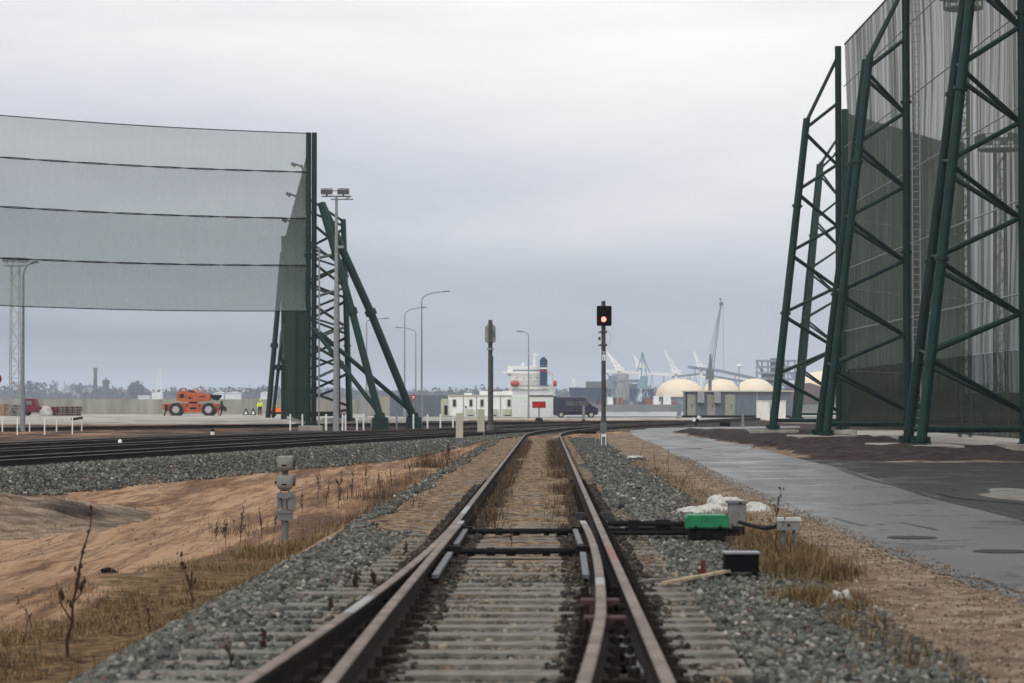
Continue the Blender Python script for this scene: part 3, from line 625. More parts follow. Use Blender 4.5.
def on_rail(X, Y):
    dm = X - xm(Y); d = div(Y); m_ = np.minimum(np.abs(dm - .795), np.abs(dm + .795 + d))
    m_ = np.where(Y < TOE, np.minimum(m_, np.minimum(np.abs(dm + .795), np.abs(dm - .795 + openoff(Y)))), m_); return m_ < .10
def sleeper_clear(X, Y, keepfrac):      # mostly keep the stones off the sleeper tops
    dm = X - xm(Y); inb = (np.abs(dm) < 1.33 + .0) | ((dm < 0) & (dm > -1.5 - div(Y)) & (Y < 24))
    ph = ((Y - 9.3) / .565) % 1.; onsl = (ph < .27) | (ph > .73); return ~(inb & onsl & (rng.random(len(X)) > keepfrac))
parts = []
X1, Y1 = scatter(84000, 10, 34, lambda Y: xm(Y) - 2.75, lambda Y: xm(Y) + 2.75, 'ballast', .4, 1.15)
k = ~on_rail(X1, Y1) & sleeper_clear(X1, Y1, .10); X1, Y1 = X1[k], Y1[k]
inb = np.abs(X1 - xm(Y1)) < 1.35; stones('ballast_stones', X1[~inb], Y1[~inb], .042)
stones('ballast_stones', X1[inb], Y1[inb], .038, sink=.8, dzz=-.006, pal=[(.11, .095, .08), (.16, .145, .12), (.05, .047, .042), (.20, .185, .155), (.09, .07, .052), (.025, .022, .02), (.12, .08, .055), (.24, .22, .19)])
X1, Y1 = scatter(52000, 34, 112, lambda Y: xm(Y) - 2.8, lambda Y: xm(Y) + 2.9 + .012 * (Y - 34), 'ballast', .4, 1.3)
k = ~on_rail(X1, Y1) & (np.abs(X1 - xm(Y1)) > 1.2); stones('ballast_stones', X1[k], Y1[k], .060)
X1, Y1 = scatter(85000, 38, 150, lambda Y: xt(Y) + 1.2, lambda Y: xt(Y) + 3.9, 'ballast', .4, 1.5)
k = np.abs(X1 - xm(Y1)) > 1.3; stones('ballast_stones', X1[k], Y1[k], .070, dzz=.0)
X1, Y1 = scatter(14000, 40, 140, lambda Y: xt(Y) - 10.5, lambda Y: xt(Y) + 1.5, 'ballast', .3, 1.2); stones('ballast_stones', X1, Y1, .09, sink=.8, dzz=-.03, pal=[(.075, .062, .055), (.13, .11, .095), (.045, .038, .034), (.20, .18, .16)])
Yk = 10 + 34 * rng.random(26000) ** 1.25; sd_ = rng.integers(0, 4, 26000); dv = div(Yk); base_x = np.choose(sd_, [xm(Yk) + .795, xm(Yk) - .795 - dv, xm(Yk) - .795, xm(Yk) + .795 - openoff(Yk) * (Yk < TOE)]); Xk = base_x + rng.choice([-1, 1], 26000) * (.07 + .22 * rng.random(26000) ** 1.3)
k = ~on_rail(Xk, Yk); stones('dark_ballast_stones', Xk[k], Yk[k], .040, sink=.1, dzz=.004, pal=[(.014, .010, .008), (.03, .02, .014), (.008, .007, .006), (.05, .034, .024), (.022, .016, .012), (.07, .06, .05)])
# pebbles on the right verge and scattered clods on the left sand
X1, Y1 = scatter(9000, 12, 70, lambda Y: xm(Y) + 2.3, lambda Y: road_left(Y) - .05, 'verge', .4, 1.2); stones('loose_gravel', X1, Y1, .020, pal=[(.22, .17, .13), (.15, .11, .08), (.30, .26, .21), (.07, .05, .04)])
Yg = 12 + 60 * rng.random(5200) ** 1.3; Xg = road_left(Yg) + rng.normal(size=5200) * .16 + .05; Zf = base(Yg) + .018
stones('road_edge_grit', Xg, Yg, .016, pal=[(.16, .12, .09), (.22, .18, .14), (.09, .07, .05), (.28, .25, .21)], dzz=.010)
Yc = 14 + 60 * rng.random(260) ** 1.2; Xc = xm(Yc) - 2.6 - rng.random(260) * (2 + .12 * (Yc - 10)); stones('clods_of_earth', Xc, Yc, .03, pal=[(.20, .13, .08), (.12, .075, .05), (.28, .2, .14), (.3, .29, .27)])

# ------------------------------------------------------------------ grass and weeds
def blades(name, X, Y, h, wd, cols, lean=.5, seg=2, dz=0.):
    n = len(X); Z = ground(X, Y) + dz; H_ = h * rng.lognormal(-.05, .35, n); a = rng.uniform(0, 2 * math.pi, n); lx, ly = np.cos(a), np.sin(a)
    le = lean * rng.random(n); b0 = np.stack([X, Y, Z - .01], -1); side = np.stack([-ly, lx, 0 * lx], -1) * (wd / 2)[:, None] if hasattr(wd, '__len__') else np.stack([-ly, lx, 0 * lx], -1) * wd / 2
    d1 = np.stack([lx * le * .35 * H_, ly * le * .35 * H_, H_ * .55], -1); d2 = np.stack([lx * le * H_, ly * le * H_, H_ * (1 - .35 * le)], -1)
    V = np.stack([b0 - side, b0 + side, b0 + d1 - side * .7, b0 + d1 + side * .7, b0 + d2 - side * .15, b0 + d2 + side * .15], 1)
    q = np.array([(0, 1, 3, 2), (2, 3, 5, 4)]); Fs = (q[None] + (np.arange(n) * 6)[:, None, None]).reshape(-1, 4)
    cols = np.array(cols); c = cols[rng.choice(len(cols), n)] * rng.uniform(.7, 1.2, (n, 1)); c = np.repeat(np.c_[c, np.ones(n)][:, None], 6, 1).reshape(-1, 4)
    return tag(np_mesh(name, V.reshape(-1, 3), Fs, M['blades'], {'tint': c}), kind='stuff')
straw = [(.18, .115, .052), (.27, .19, .10), (.12, .075, .034), (.07, .045, .022), (.14, .11, .05), (.10, .06, .035)]
brown = [(.05, .03, .02), (.08, .05, .032), (.035, .022, .015), (.11, .075, .05)]
def clump(X, Y, s, thr, sd): return fbm(X * s, Y * s, sd) > thr
X1, Y1 = scatter(40000, 12, 33, lambda Y: xm(Y) + 2.0, lambda Y: xm(Y) + 3.3, 'grass', .5); k = clump(X1, Y1, 1.4, .46, 80) & (rng.random(len(X1)) < .25 + .75 * sm(14, 20, Y1)); dmn = X1[k] - xm(Y1[k])
blades('dry_grass', X1[k], Y1[k], .11, .006, straw, 1.4)
X1, Y1 = scatter(9000, 30, 80, lambda Y: xm(Y) + 2.1, lambda Y: xm(Y) + 3.4, 'grass', .4); k = clump(X1, Y1, 1.1, .48, 81); blades('dry_grass', X1[k], Y1[k], .11, .008, straw + brown[:2], 1.3)
X1, Y1 = scatter(70000, 12, 36, lambda Y: xm(Y) - 6.0, lambda Y: xm(Y) - 2.3, 'grass', .45); k = clump(X1, Y1, 1.0, .47, 82); blades('dry_grass', X1[k], Y1[k], .075, .006, straw, 1.8)
Xd = -8.6 + rng.normal(size=2200) * 1.4; Yd = 40 + rng.normal(size=2200) * 3.6; blades('dry_grass', Xd, Yd, .05, .010, [(.10, .075, .045), (.07, .05, .03), (.14, .11, .07)], 1.6)
# tufts around the dwarf signal and the right hand boxes
def tuft(cx, cy, r, n, h, cols, lean=.8, wd=.008): X = cx + rng.normal(size=n) * r; Y = cy + rng.normal(size=n) * r * 1.8; return blades('dry_grass', X, Y, h, wd, cols, lean)
tuft(-3.0, 31.6, .30, 3600, .13, straw + [(.3, .22, .12)]); tuft(2.62, 21.6, .2, 3800, .15, straw, 1.2, .006); tuft(2.35, 18.6, .16, 2400, .10, straw, 1.3, .006); tuft(2.75, 24.4, .2, 1300, .12, straw + brown, 1.3, .006)
# dark dead weeds: inside both rails, along the left ballast edge
def weedband(n, y0, y1, c0, sp, h, thr, sd, wd=.014):
    Y = y0 + (y1 - y0) * rng.random(n) ** 1.15; X = xm(Y) + c0 + rng.normal(size=n) * sp; k = clump(X, Y, .5, thr, sd) & ~on_rail(X, Y); return blades('dead_weeds', X[k], Y[k], h, wd, brown + [(.13, .09, .055), (.09, .06, .035), (.16, .11, .06)], 1.6)
weedband(9000, 28.5, 98, -.56, .10, .12, .42, 90, .009); weedband(11000, 28.5, 98, .48, .13, .13, .42, 91, .009); weedband(1500, 34, 90, -2.2, .3, .15, .52, 92, .009); weedband(900, 18, 30, -.5, .08, .035, .45, 93, .006); weedband(900, 14, 30, .5, .08, .03, .45, 94, .006)
tuft(-2.6, 78, .4, 420, .5, brown + straw[:1], .9, .012); tuft(-2.9, 60, .6, 260, .3, brown + straw, 1.2, .009); tuft(-2.9, 50, .4, 260, .26, brown, 1.2, .009); tuft(-2.6, 38.5, .35, 240, .2, brown, 1.4, .007); tuft(-4.3, 37.5, .25, 160, .25, brown, 1.2, .006)

def weed(px, py, hpx, lab, lean=0., low=0., seed=0, thick=1., branchy=4, m='weed'):
    p = G(px, py, low=low); Yd = p.y; h = hpx / F * Yd; rnd = random.Random(seed * 31 + int(px)); mb = MB()
    gz = float(ground(np.array(p.x), np.array(p.y))); pts = []; n = 9
    for i in range(n):
        t = i / (n - 1); pts.append((lean * h * t ** 1.6 + rnd.uniform(-.02, .02) * h * (i > 0), rnd.uniform(-.02, .02) * h, h * t))
    r0 = .006 * thick * max(h, .25) ** .5 * 1.3; mb.path(pts, [r0 * (1 - .7 * i / (n - 1)) for i in range(n)], 6)
    for k in range(branchy):
        t = rnd.uniform(.25, .9); i = int(t * (n - 1)); b0 = Vector(pts[i]); a = rnd.uniform(0, 6.28); L_ = h * rnd.uniform(.12, .3) * (1.15 - t)
        b1 = b0 + Vector((math.cos(a) * L_ * .5, math.sin(a) * L_ * .5, L_ * .6)); b2 = b1 + Vector((math.cos(a) * L_ * .2, math.sin(a) * L_ * .2, L_ * .7))
        mb.path([b0, b1, b2], [r0 * .55, r0 * .4, r0 * .25], 5)
        for _ in range(3):
            c = b0.lerp(b2, rnd.uniform(.4, 1)); s = r0 * rnd.uniform(1, 2.2); mb.lathe([(.0001, -s), (s * .7, 0), (.0001, s * 1.6)], c, 5)
    for _ in range(int(8 * branchy ** .5)):
        i = rnd.randrange(n // 3, n); c = Vector(pts[i]) + Vector((rnd.uniform(-1, 1), rnd.uniform(-1, 1), rnd.uniform(-1, 1))) * r0 * 3; s = r0 * rnd.uniform(.9, 1.9); mb.lathe([(.0001, -s), (s * .7, 0), (.0001, s * 1.6)], c, 5)
    tag(mb.build('dead_weed', M[m], loc=(p.x, p.y, gz - .01)), lab, 'weed', 'tall dead weed stems')
weed(68, 660, 148, 'tall dark dead stem leaning right at the left of the foreground, the tallest weed', .16, .45, 1, 1.7, 3)
weed(193, 602, 58, 'dark dead stem beside the left ballast edge, left of the small signal', -.22, .3, 2, 1.5, 6)
weed(150, 620, 34, 'short dark stem in dry grass just left of the leaning stem by the ballast', -.12, .3, 3, 1.4, 3)
weed(32, 625, 30, 'short bent dead stem near the lower left picture edge', -.5, .45, 4, 1.5, 2)
weed(232, 676, 36, 'dark dead stalk standing on the left sleeper ends in the foreground', -.15, 0, 5, 1.6, 5)
weed(262, 656, 22, 'small clumped dead stalk on the left sleepers near the diverging rail', .05, 0, 6, 1.8, 7)
weed(775, 560, 72, 'tallest thin dead stem beside the small grey terminal box', .08, 0, 7, 1.1, 6)
weed(788, 500 + 60, 50, 'dead stem with drooping tip between the grey terminal box and the road', .5, 0, 8, .7, 3)
weed(640, 458, 16, 'short dark stem by the white litter right of the red signal', .25, 0, 9, 1.6, 1)
weed(668, 484, 36, 'upright reddish dead stem at the edge of the right ballast', .02, 0, 10, .9, 3)
weed(680, 494, 34, 'slanting dead stem on the right verge, right of the upright reddish one', .5, 0, 11, 1.0, 2)
weed(655, 470, 24, 'thin dead stem on the right verge, left of the upright reddish one', -.05, 0, 12, .9, 2)
weed(262, 536, 30, 'branching brown weed just left of the small grey signal', -.1, .45, 13, 1.2, 9)
weed(240, 540, 36, 'tall branching brown weed in the sand, second to the left of the small grey signal', .1, .45, 14, 1.2, 9)
weed(318, 500, 32, 'branching brown weed on the sand right behind the small grey signal', .05, .45, 15, 1.2, 8)
weed(338, 502, 38, 'larger branching brown weed on the sand between the small grey signal and the track', .1, .3, 16, 1.3, 10)
weed(380, 482, 22, 'brown weed between the sand and the left ballast strip, beyond the larger branching one', -.1, .2, 17, 1.6, 9)
weed(355, 596, 20, 'dark clumped weed on the left ballast, left of the bright rail joint', .1, 0, 31, 2.2, 12)
weed(374, 590, 14, 'small dark weed on the sleeper ends, right of the dark clumped one', -.1, 0, 32, 2.0, 10)
weed(405, 560, 12, 'tiny dark weed on the sand beside the left stock rail', .1, 0, 33, 1.8, 8)
weed(330, 618, 16, 'dark weed standing alone on the left ballast above the foreground stalks', .05, 0, 34, 1.8, 8)
for i_, (a_, b_, h_) in enumerate(((216, 532, 22), (226, 536, 28), (274, 524, 24), (302, 508, 24), (326, 503, 26), (352, 492, 26), (366, 482, 22), (392, 474, 20), (410, 468, 18), (424, 462, 18))):
    weed(a_, b_, h_, ['first', 'second', 'third', 'fourth', 'fifth', 'sixth', 'seventh', 'eighth', 'ninth', 'tenth'][i_] + ' from the left of the small brown weeds on the sand', random.uniform(-.2, .25), .35 if a_ < 380 else .15, 50 + i_, 1.3, 8)
weed(512, 552, 22, 'small dead weed between the two crossing bars of the turnout', -.1, 0, 18, 1.2, 7)
weed(448, 470, 26, 'dead weed right in front of the left pale concrete marker post', 0, 0, 19, 1.8, 9)

# ------------------------------------------------------------------ haze
hm = bpy.data.materials.new('haze_air'); hm.use_nodes = True; t = hm.node_tree; t.nodes.clear()
ho = t.nodes.new('ShaderNodeOutputMaterial'); pv = t.nodes.new('ShaderNodeVolumePrincipled'); pv.inputs['Color'].default_value = (.80, .87, 1, 1); pv.inputs['Density'].default_value = .00028
pv.inputs['Anisotropy'].default_value = .2
t.links.new(pv.outputs[0], ho.inputs['Volume'])
mb = MB(); mb.add([(x, y, z) for z in (-6, 75) for x, y in ((-3000, -60), (3000, -60), (3000, 9500), (-3000, 9500))], [(0, 3, 2, 1), (4, 5, 6, 7), (0, 1, 5, 4), (1, 2, 6, 5), (2, 3, 7, 6), (3, 0, 4, 7)])
tag(mb.build('haze', hm), kind='stuff')

# ------------------------------------------------------------------ net towers
def truss_right(xo_, xi_, Yc, Hleg, Hpost, xtop, panel, half, label, r=.28, group='green lattice masts carrying the wind nets', kb=True, postr=.17, zb=None, mirror=1, pads=True):
    """two leaning outer legs half metres before/behind, one upright post; zigzag tubes between"""
    z0 = float(base(Yc)) if zb is None else zb
    root = empty('net_mast', (xi_, Yc, z0), label, 'net mast', group); D = xo_ - xi_
    def leg(s, z): # leg axis, local coordinates
        t = z / Hleg; return Vector((D + (xtop - xo_) * t, s * half * (1 - .55 * t), z))
    for s in (-1, 1):
        mb = MB(); mb.tube(leg(s, .25), leg(s, Hleg), r, r * .92, 14)
        for z in (.25, .33): mb.tube(leg(s, z), leg(s, z + .05), r * 1.9, n=14)
        for k in range(10): a = 2 * math.pi * k / 10; q = leg(s, .35) + Vector((math.cos(a) * r * 1.55, math.sin(a) * r * 1.55, 0)); mb.tube(q, q + Vector((0, 0, .16)), .035, n=6)
        for z in (Hleg * .38, Hleg * .72): mb.tube(leg(s, z), leg(s, z + .12), r * 1.35, n=14)
        mb.build('leg', M['green2'] if s < 0 else M['green'], root, smooth=True)
    mb = MB(); mb.tube((0, 0, .2), (0, 0, Hpost), postr, n=14)
    for z in (.2, Hpost * .4, Hpost * .72): mb.tube((0, 0, z), (0, 0, z + .1), postr * 1.45, n=14)
    mb.build('post', M['green'], root, smooth=True)
    # top link from the legs to the post
    mb = MB()
    for s in (-1, 1): mb.tube(leg(s, Hleg - .15), (0, 0, min(Hleg + 3.6, Hpost - .5)), .09, n=8)
    mb.build('top_strut', M['green'], root, smooth=True)
    z = Hleg - .5
    while z > 1.2:
        up = min(z + panel * .42, Hpost - .2); dn = max(z - panel * .62, .6)
        for s in (-1, 1):
            mb = MB(); mb.tube(leg(s, z), (0, 0, up), .085, n=8); mb.build('brace', M['green2'], root, smooth=True)
            mb = MB(); mb.tube(leg(s, z - .25), (0, 0, dn), .085, n=8); mb.build('brace', M['green'], root, smooth=True)
        mb = MB(); mb.tube(leg(-1, z - .1), leg(1, z + .1), .06, n=8)
        if z - panel > .5: mb.tube(leg(-1, z - .1), leg(1, z - panel * .6), .05, n=8)
        mb.build('brace', M['green'], root, smooth=True); z -= panel
    mb = MB()
    for s in (-1, 1): mb.tube(leg(s, .75), (0, 0, .75), .10, n=8)
    mb.build('tie_beam', M['green2'], root, smooth=True)
    if pads:
        for c, sz in (((D, 0), (2.5, 2 * half + 2.2)), ((0, 0), (1.6, 1.8))):
            mb = MB(); mb.box((c[0], c[1], .05), (sz[0], sz[1], .42)); mb.build('foundation', M['concrete'], root)
    return root
XW = 17.05
truss_right(13.35, XW, 80.5, 16.6, 20.3, 15.4, 3.2, 1.35, 'nearest green lattice mast on the right, its two leaning legs standing by the road', .175)
truss_right(13.35, XW, 104.3, 16.6, 20.3, 15.4, 3.2, 1.3, 'second green lattice mast on the right, between the nearest and the stepped one', .18)
truss_right(13.55, XW, 126, 16.5, 20.3, 15.4, 3.2, .25, 'third green lattice mast on the right, stepping up to the worn net end post', .19)
truss_right(W(796, 195), W(842, 195), 195, 21, 24, W(821, 195), 4.0, 1.6, 'farthest green lattice mast on the right, seen between legs of the third one', .22, zb=-.2)
# right net wall
nr = empty('wind_net', (XW + .35, 0, 0), 'worn grey see-through net wall with dark vertical streaks hung on the right masts', 'wind net')
def panel(name, p0, p1, z0a, z1a, z0b, z1b, m, par, nu=40, nv=30, billow=.12, sd=0):
    vs = []; p0 = Vector(p0); p1 = Vector(p1); d = (p1 - p0); nrm = Vector((d.y, -d.x)).normalized()
    for j in range(nv + 1):
        for i in range(nu + 1):
            u, v = i / nu, j / nv; q = p0.lerp(p1, u); zb_ = z0a + (z0b - z0a) * u; zt = z1a + (z1b - z1a) * u
            bl = billow * math.sin(math.pi * v) * 1.5 * float(fbm(np.array(u * 9. + sd), np.array(v * 2.), 33)); q = q + nrm * bl
            vs.append((q.x, q.y, zb_ + (zt - zb_) * v))
    fs = [(j * (nu + 1) + i, j * (nu + 1) + i + 1, (j + 1) * (nu + 1) + i + 1, (j + 1) * (nu + 1) + i) for j in range(nv) for i in range(nu)]
    mb = MB(); mb.add(vs, fs); return mb.build(name, m, par, smooth=True)
panel('net_sheet', (0, 54), (0, 126), 3.4, 20.2, 3.2, 20.2, M['net_right'], nr, 60, 30, .25)
panel('net_skirt', (.05, 54), (.05, 126), .25, 3.4, .25, 3.2, M['net_low'], nr, 60, 6, .1)
for z, dy in ((5.2, 2.2), (8.4, 2.2), (11.6, 2.2), (14.8, 2.2), (18.0, 2.2)):
    mb = MB(); pts = [(-.05, 126 - (126 - 54) * i / 24, z) for i in range(25)]; mb.path(pts, .028, 6); mb.build('cable', M['galv'], nr)
mb = MB(); pts = [(0, 126 - 72 * i / 24, 20.22) for i in range(25)]; mb.path(pts, .045, 6); mb.build('cable', M['green'], nr)
# ladder strip behind the second post
mb = MB()
for s in (-.16, .16): mb.tube((s, 0, 0), (s, 0, 19.5), .025, n=6)
for i in range(60): mb.tube((-.16, 0, .3 + i * .32), (.16, 0, .3 + i * .32), .018, n=6)
tag(mb.build('ladder', M['galv'], loc=(XW + .12, 102.5, -.1)), 'narrow steel ladder running up beside the second right hand post', 'ladder')
# the second, olive net wall behind the worn one
no = empty('wind_net', (W(846, 138), 138, 0), 'darker olive net wall standing behind the worn grey net', 'wind net')
x1 = W(962, 152) - W(846, 138)
panel('net_sheet', (0, 0), (x1, 14), .2, H(112, 138), .2, H(146, 152), M['net_olive'], no, 20, 12, .2)
panel('net_sheet', (x1, 14), (W(1150, 158) - W(846, 138), 20), .2, H(393, 152), .2, H(391, 158), M['net_low'], no, 20, 6, .2)
for (a, z) in ((0, H(112, 138)), (x1, H(146, 152))):
    mb = MB(); mb.tube((a, a / x1 * 14, -.3), (a, a / x1 * 14, z + .2), .2, n=10); mb.build('post', M['green'], no, smooth=True)
for z in (3.3, 8.0, 12): 
    mb = MB(); mb.path([(0, -.3, z), (x1 / 2, 6.7, z - .1), (x1, 13.7, z)], .035, 6); mb.build('cable', M['galv'], no)

# left net wall
LX, LY = W(311, 145), 145.
col_ = empty('net_mast', (LX, LY, -.2), 'tall dark green twin column holding the right end of the pale net', 'net mast', 'green lattice masts carrying the wind nets')
ctop = H(132, LY) + .2
for dx in (-.17, .17):
    mb = MB(); mb.tube((dx, 0, 0), (dx, 0, ctop), .16, n=12)
    for z in (.3, 5.5, 10.5): mb.tube((dx, 0, z), (dx, 0, z + .12), .25, n=12)
    mb.build('column', M['green'], col_, smooth=True)
mb = MB(); mb.tube((.5, -.2, 0), (.5, -.2, 11), .05, n=8); mb.build('cable_conduit', M['galv'], col_)
jt = Vector((W(321, LY) - LX, 0, H(203, LY) + .2))
for (bx, by, dy, r_, mid) in ((W(378, 140), 422, -2.4, .22, W(350, 142)), (W(411, 142), 422, 1.4, .24, W(368, 143))):
    b0 = Vector((bx - LX, dy, .7)); md = Vector((mid - LX, dy * .5, H(312, LY) + .2)); tp = jt + Vector((0, dy * .1, 0))
    mb = MB(); mb.path([b0, md, tp], r_, 14); dr = (md - b0).normalized()
    mb.tube(md - dr * .18, md + dr * .18, r_ * 1.45, n=14); mb.tube(b0, b0 + dr * .3, r_ * 1.5, n=14); mb.build('leaning_pipe', M['green2'], col_, smooth=True)
    mb = MB(); mb.tube((.1, 0, H(327, LY) + .2), b0 + Vector((-.1, 0, .4)), .14, n=10); mb.build('lower_pipe', M['green2'], col_, smooth=True)
    mb = MB(); mb.box((b0.x, b0.y, .2), (1.1, 1.1, 1.2), taper=.82); mb.build('foundation', M['green'], col_)
mb = MB(); mb.box((0, 0, .1), (1.4, 1.2, .4)); mb.build('foundation', M['concrete'], col_)
for k, z in enumerate((3.1, 5.5, 8, 10.3)):
    mb = MB(); mb.tube((.2, 0, z), (1.35, 8, z + .9), .09, n=8); mb.tube((.2, 0, z + 2), (1.35, 8, z + 1.1), .09, n=8); mb.build('brace', M['green'], col_, smooth=True)
def twall(Y): return LX + (Y - LY) / 94. * (W(284, 239) - LX)
truss_right(W(350, 181), twall(181) + .75, 181, 15.4, 17.5, W(343, 181), 2.7, .6, 'second green lattice mast behind the tall twin column on the left', .2, 'green lattice masts carrying the wind nets', zb=-.2)
truss_right(W(338, 218), twall(218) + .8, 218, 14.5, 17.5, W(336.5, 218), 2.7, .8, 'third green lattice mast behind the tall twin column, mostly hidden by the floodlight pole', .2, zb=-.2)
# receding green net wall
ng = empty('wind_net', (LX, LY, -.2), 'dark green net wall seen edge-on to the left of the tall twin column', 'wind net')
ex = W(284, 239) - LX
panel('net_sheet', (-.12, 0), (ex, 94), .5, ctop - .7, .4, H(240, 239) + .2, M['net_green'], ng, 30, 24, .12, 3)
mb = MB(); mb.tube((ex, 94, 0), (ex, 94, H(238, 239) + .4), .3, n=10); mb.build('end_post', M['green'], ng, smooth=True)
for (bx, tx, ty) in ((268, 281, 290), (273, 284, 342)):
    mb = MB(); a = Vector((W(bx, 236) - LX, 91, .2)); b_ = Vector((W(tx + 1.5, 239) - LX, 94, H(ty - 40, 239))); mb.tube(a, b_, .26 if bx == 268 else .17, n=10); md = a.lerp(b_, .42); dr = (b_ - a).normalized(); mb.tube(md, md + dr * .4, .4, n=10); mb.build('back_strut', M['green'], ng, smooth=True)
mb = MB()
for (xa, y0, y1) in ((281, 255, 300), (281.5, 322, 358)):
    n_ = 8; vs = []
    for i in range(n_ + 1):
        t_ = i / n_; z = H(y0 + (y1 - y0) * t_, 238) + .2; wdt = .55 * math.sin(math.pi * t_) ** .6; vs += [(W(285, 238) - LX, 93, z), (W(285, 238) - LX - .1 - wdt * .8, 92.6, z - .2), (W(285, 238) - LX - .1 - wdt * .7, 92.9, z - .2)]
    mb.add(vs, [(3 * i + a, 3 * i + a + 1, 3 * i + a + 4, 3 * i + a + 3) for i in range(n_) for a in (0, 1)])
mb.build('torn_flap', M['net_b'], ng)
# pale net: four strips between sagging cable pairs
nl = empty('wind_net', (LX, LY, 0), 'huge pale see-through net of four horizontal strips on the left, hung high above the yard', 'wind net')
x0l = -46. ; Yl = lambda X: LY - (LX - X) * (9. / 16.4)
def ZL(py_r, py_l, X):     # height of a cable, interpolated between its rows at the two picture ends
    za = H(py_r, LY); zb_ = H(py_l, 136); t_ = (LX - X) / (LX - W(0, 136)); return za + (zb_ - za) * t_
rows = [(133, 115), (172, 157), (218.5, 206.5), (265.5, 258), (311, 305.5)]
XS = np.linspace(LX - .2, x0l, 61)
def sag(i): t_ = (i % 30) / 30.; return -.12 * math.sin(math.pi * t_)
for k, mname in enumerate(('net_a', 'net_b', 'net_c', 'net_c')):
    vs = []
    for i, X in enumerate(XS):
        for j in range(7):
            v = j / 6; zt = ZL(*rows[k], X) + sag(i); zb_ = ZL(*rows[k + 1], X) + sag(i); bl = .35 * math.sin(math.pi * v); vs.append((X - LX, Yl(X) - LY + bl, zt + (zb_ - zt) * v))
    mb = MB(); mb.add(vs, [(i * 7 + j, i * 7 + j + 1, (i + 1) * 7 + j + 1, (i + 1) * 7 + j) for i in range(60) for j in range(6)]); mb.build('net_strip', M[mname], nl, smooth=True)
for k, (a, b_) in enumerate(rows):
    offs = (0,) if k in (0, 4) else (0, 1)
    for o_ in offs:
        pts = [(X - LX, Yl(X) - LY - .05, ZL(a, b_, X) + sag(i) + (.035 * math.cos(i * .9 + o_ * math.pi) if len(offs) == 2 else 0)) for i, X in enumerate(XS)]
        mb = MB(); mb.path(pts, .027 if len(offs) == 2 else .03, 6); mb.build('cable', M['black'], nl)
for (px, py) in ((298, 165), (293, 195), (289, 221)):
    q = (W(px, 146) - LX, 1, H(py, 146)); mb = MB(); mb.box(q, (.5, .2, .12), ry=.4); mb.box((q[0] + .25, q[1], q[2] - .2), (.12, .2, .5), ry=-.3); mb.box((q[0] - .3, q[1], q[2] + .05), (.3, .25, .2), ry=.6); mb.build('cable_clamp', M['oily'], nl)

# ------------------------------------------------------------------ floodlight pole, lattice masts, street lamps
fp = G(336, 432); fz = fp.z
fl = empty('floodlight_pole', fp, 'grey floodlight pole standing in front of the left green masts, two floodlights on top', 'floodlight pole')
ht = H(196, fp.y) - fz
mb = MB(); mb.tube((0, 0, 0), (0, 0, ht * .62), .17, .13, 12); mb.tube((0, 0, ht * .62), (0, 0, ht), .11, .08, 12); mb.box((0, 0, .5), (.3, .3, 1)); mb.build('pole', M['galv'], fl, smooth=True)
mb = MB(); mb.box((0, 0, ht), (1.7, .08, .08)); mb.box((.3, .3, ht - .15), (1.3, .06, .06)); mb.box((-.3, -.2, ht + .3), (.9, .05, .05)); mb.tube((.8, 0, ht), (.5, .3, ht - .15), .03); mb.build('crossbar', M['galv'], fl)
for x in (-.55, .4):
    mb = MB(); mb.box((x, -.1, ht + .28), (.66, .35, .28), rx=.35); mb.box((x, 0, ht + .1), (.1, .1, .2)); mb.build('floodlight', M['steelgrey'], fl)
mb = MB(); mb.box((.25, -.22, H(247, fp.y) - fz), (.35, .2, .14)); mb.build('bracket', M['galv'], fl)

def lattice(name, px, Yd, top, wdt, label, crown, m='galv', bottom=None, base_z=-.2):
    o = empty(name, (W(px, Yd), Yd, base_z), label, 'lattice mast'); h = H(top, Yd) - base_z; mb = MB(); w2 = wdt / 2
    for sx in (-1, 1):
        for sy in (-1, 1): mb.tube((sx * w2, sy * w2, 0), (sx * w2 * .8, sy * w2 * .8, h), .055, n=6)
    z = .2; k = 0
    while z < h - wdt:
        a = w2 * (1 - .2 * z / h); z2 = z + wdt * 1.25
        for s in (-1, 1):
            mb.tube((-a * (1 if k % 2 else -1), s * a, z), (a * (1 if k % 2 else -1), s * a, z2), .03, n=5); mb.tube((s * a, -a, z), (s * a, a, z2), .03, n=5)
        mb.tube((-a, -a, z), (a, -a, z), .03, n=5); z = z2; k += 1
    mb.build('lattice_shaft', M[m], o); mb = MB(); c = crown; mb.lathe([(c, 0), (c, .08), (c * .96, .08), (.0001, .06)], (0, 0, h), 16)
    for k in range(12): a = 2 * math.pi * k / 12; mb.tube((math.cos(a) * c, math.sin(a) * c, h), (math.cos(a) * c, math.sin(a) * c, h + .95), .03, n=5)
    for z in (.5, .95): mb.path([(math.cos(2 * math.pi * k / 16) * c, math.sin(2 * math.pi * k / 16) * c, h + z) for k in range(17)], .03, 5)
    mb.build('platform', M[m], o); mb = MB()
    for k in range(8): a = 2 * math.pi * (k + .5) / 8; mb.box((math.cos(a) * c, math.sin(a) * c, h + .72), (.42, .42, .42), rz=a)
    mb.build('floodlight', M['steelgrey'], o); return o
lattice('lattice_mast', 15, 285, 266, 1.15, 'pale lattice floodlight mast with a round platform at the far left', 1.35)
lattice('lattice_mast', 965, 118, 8, .5, 'slim lattice mast with a platform near the top edge, behind the worn grey net', .95, 'steelgrey')
lattice('lattice_mast', 1001, 150, 150, .75, 'wider lattice mast with a crown of lamps behind the worn grey net', 1.35, 'steelgrey')
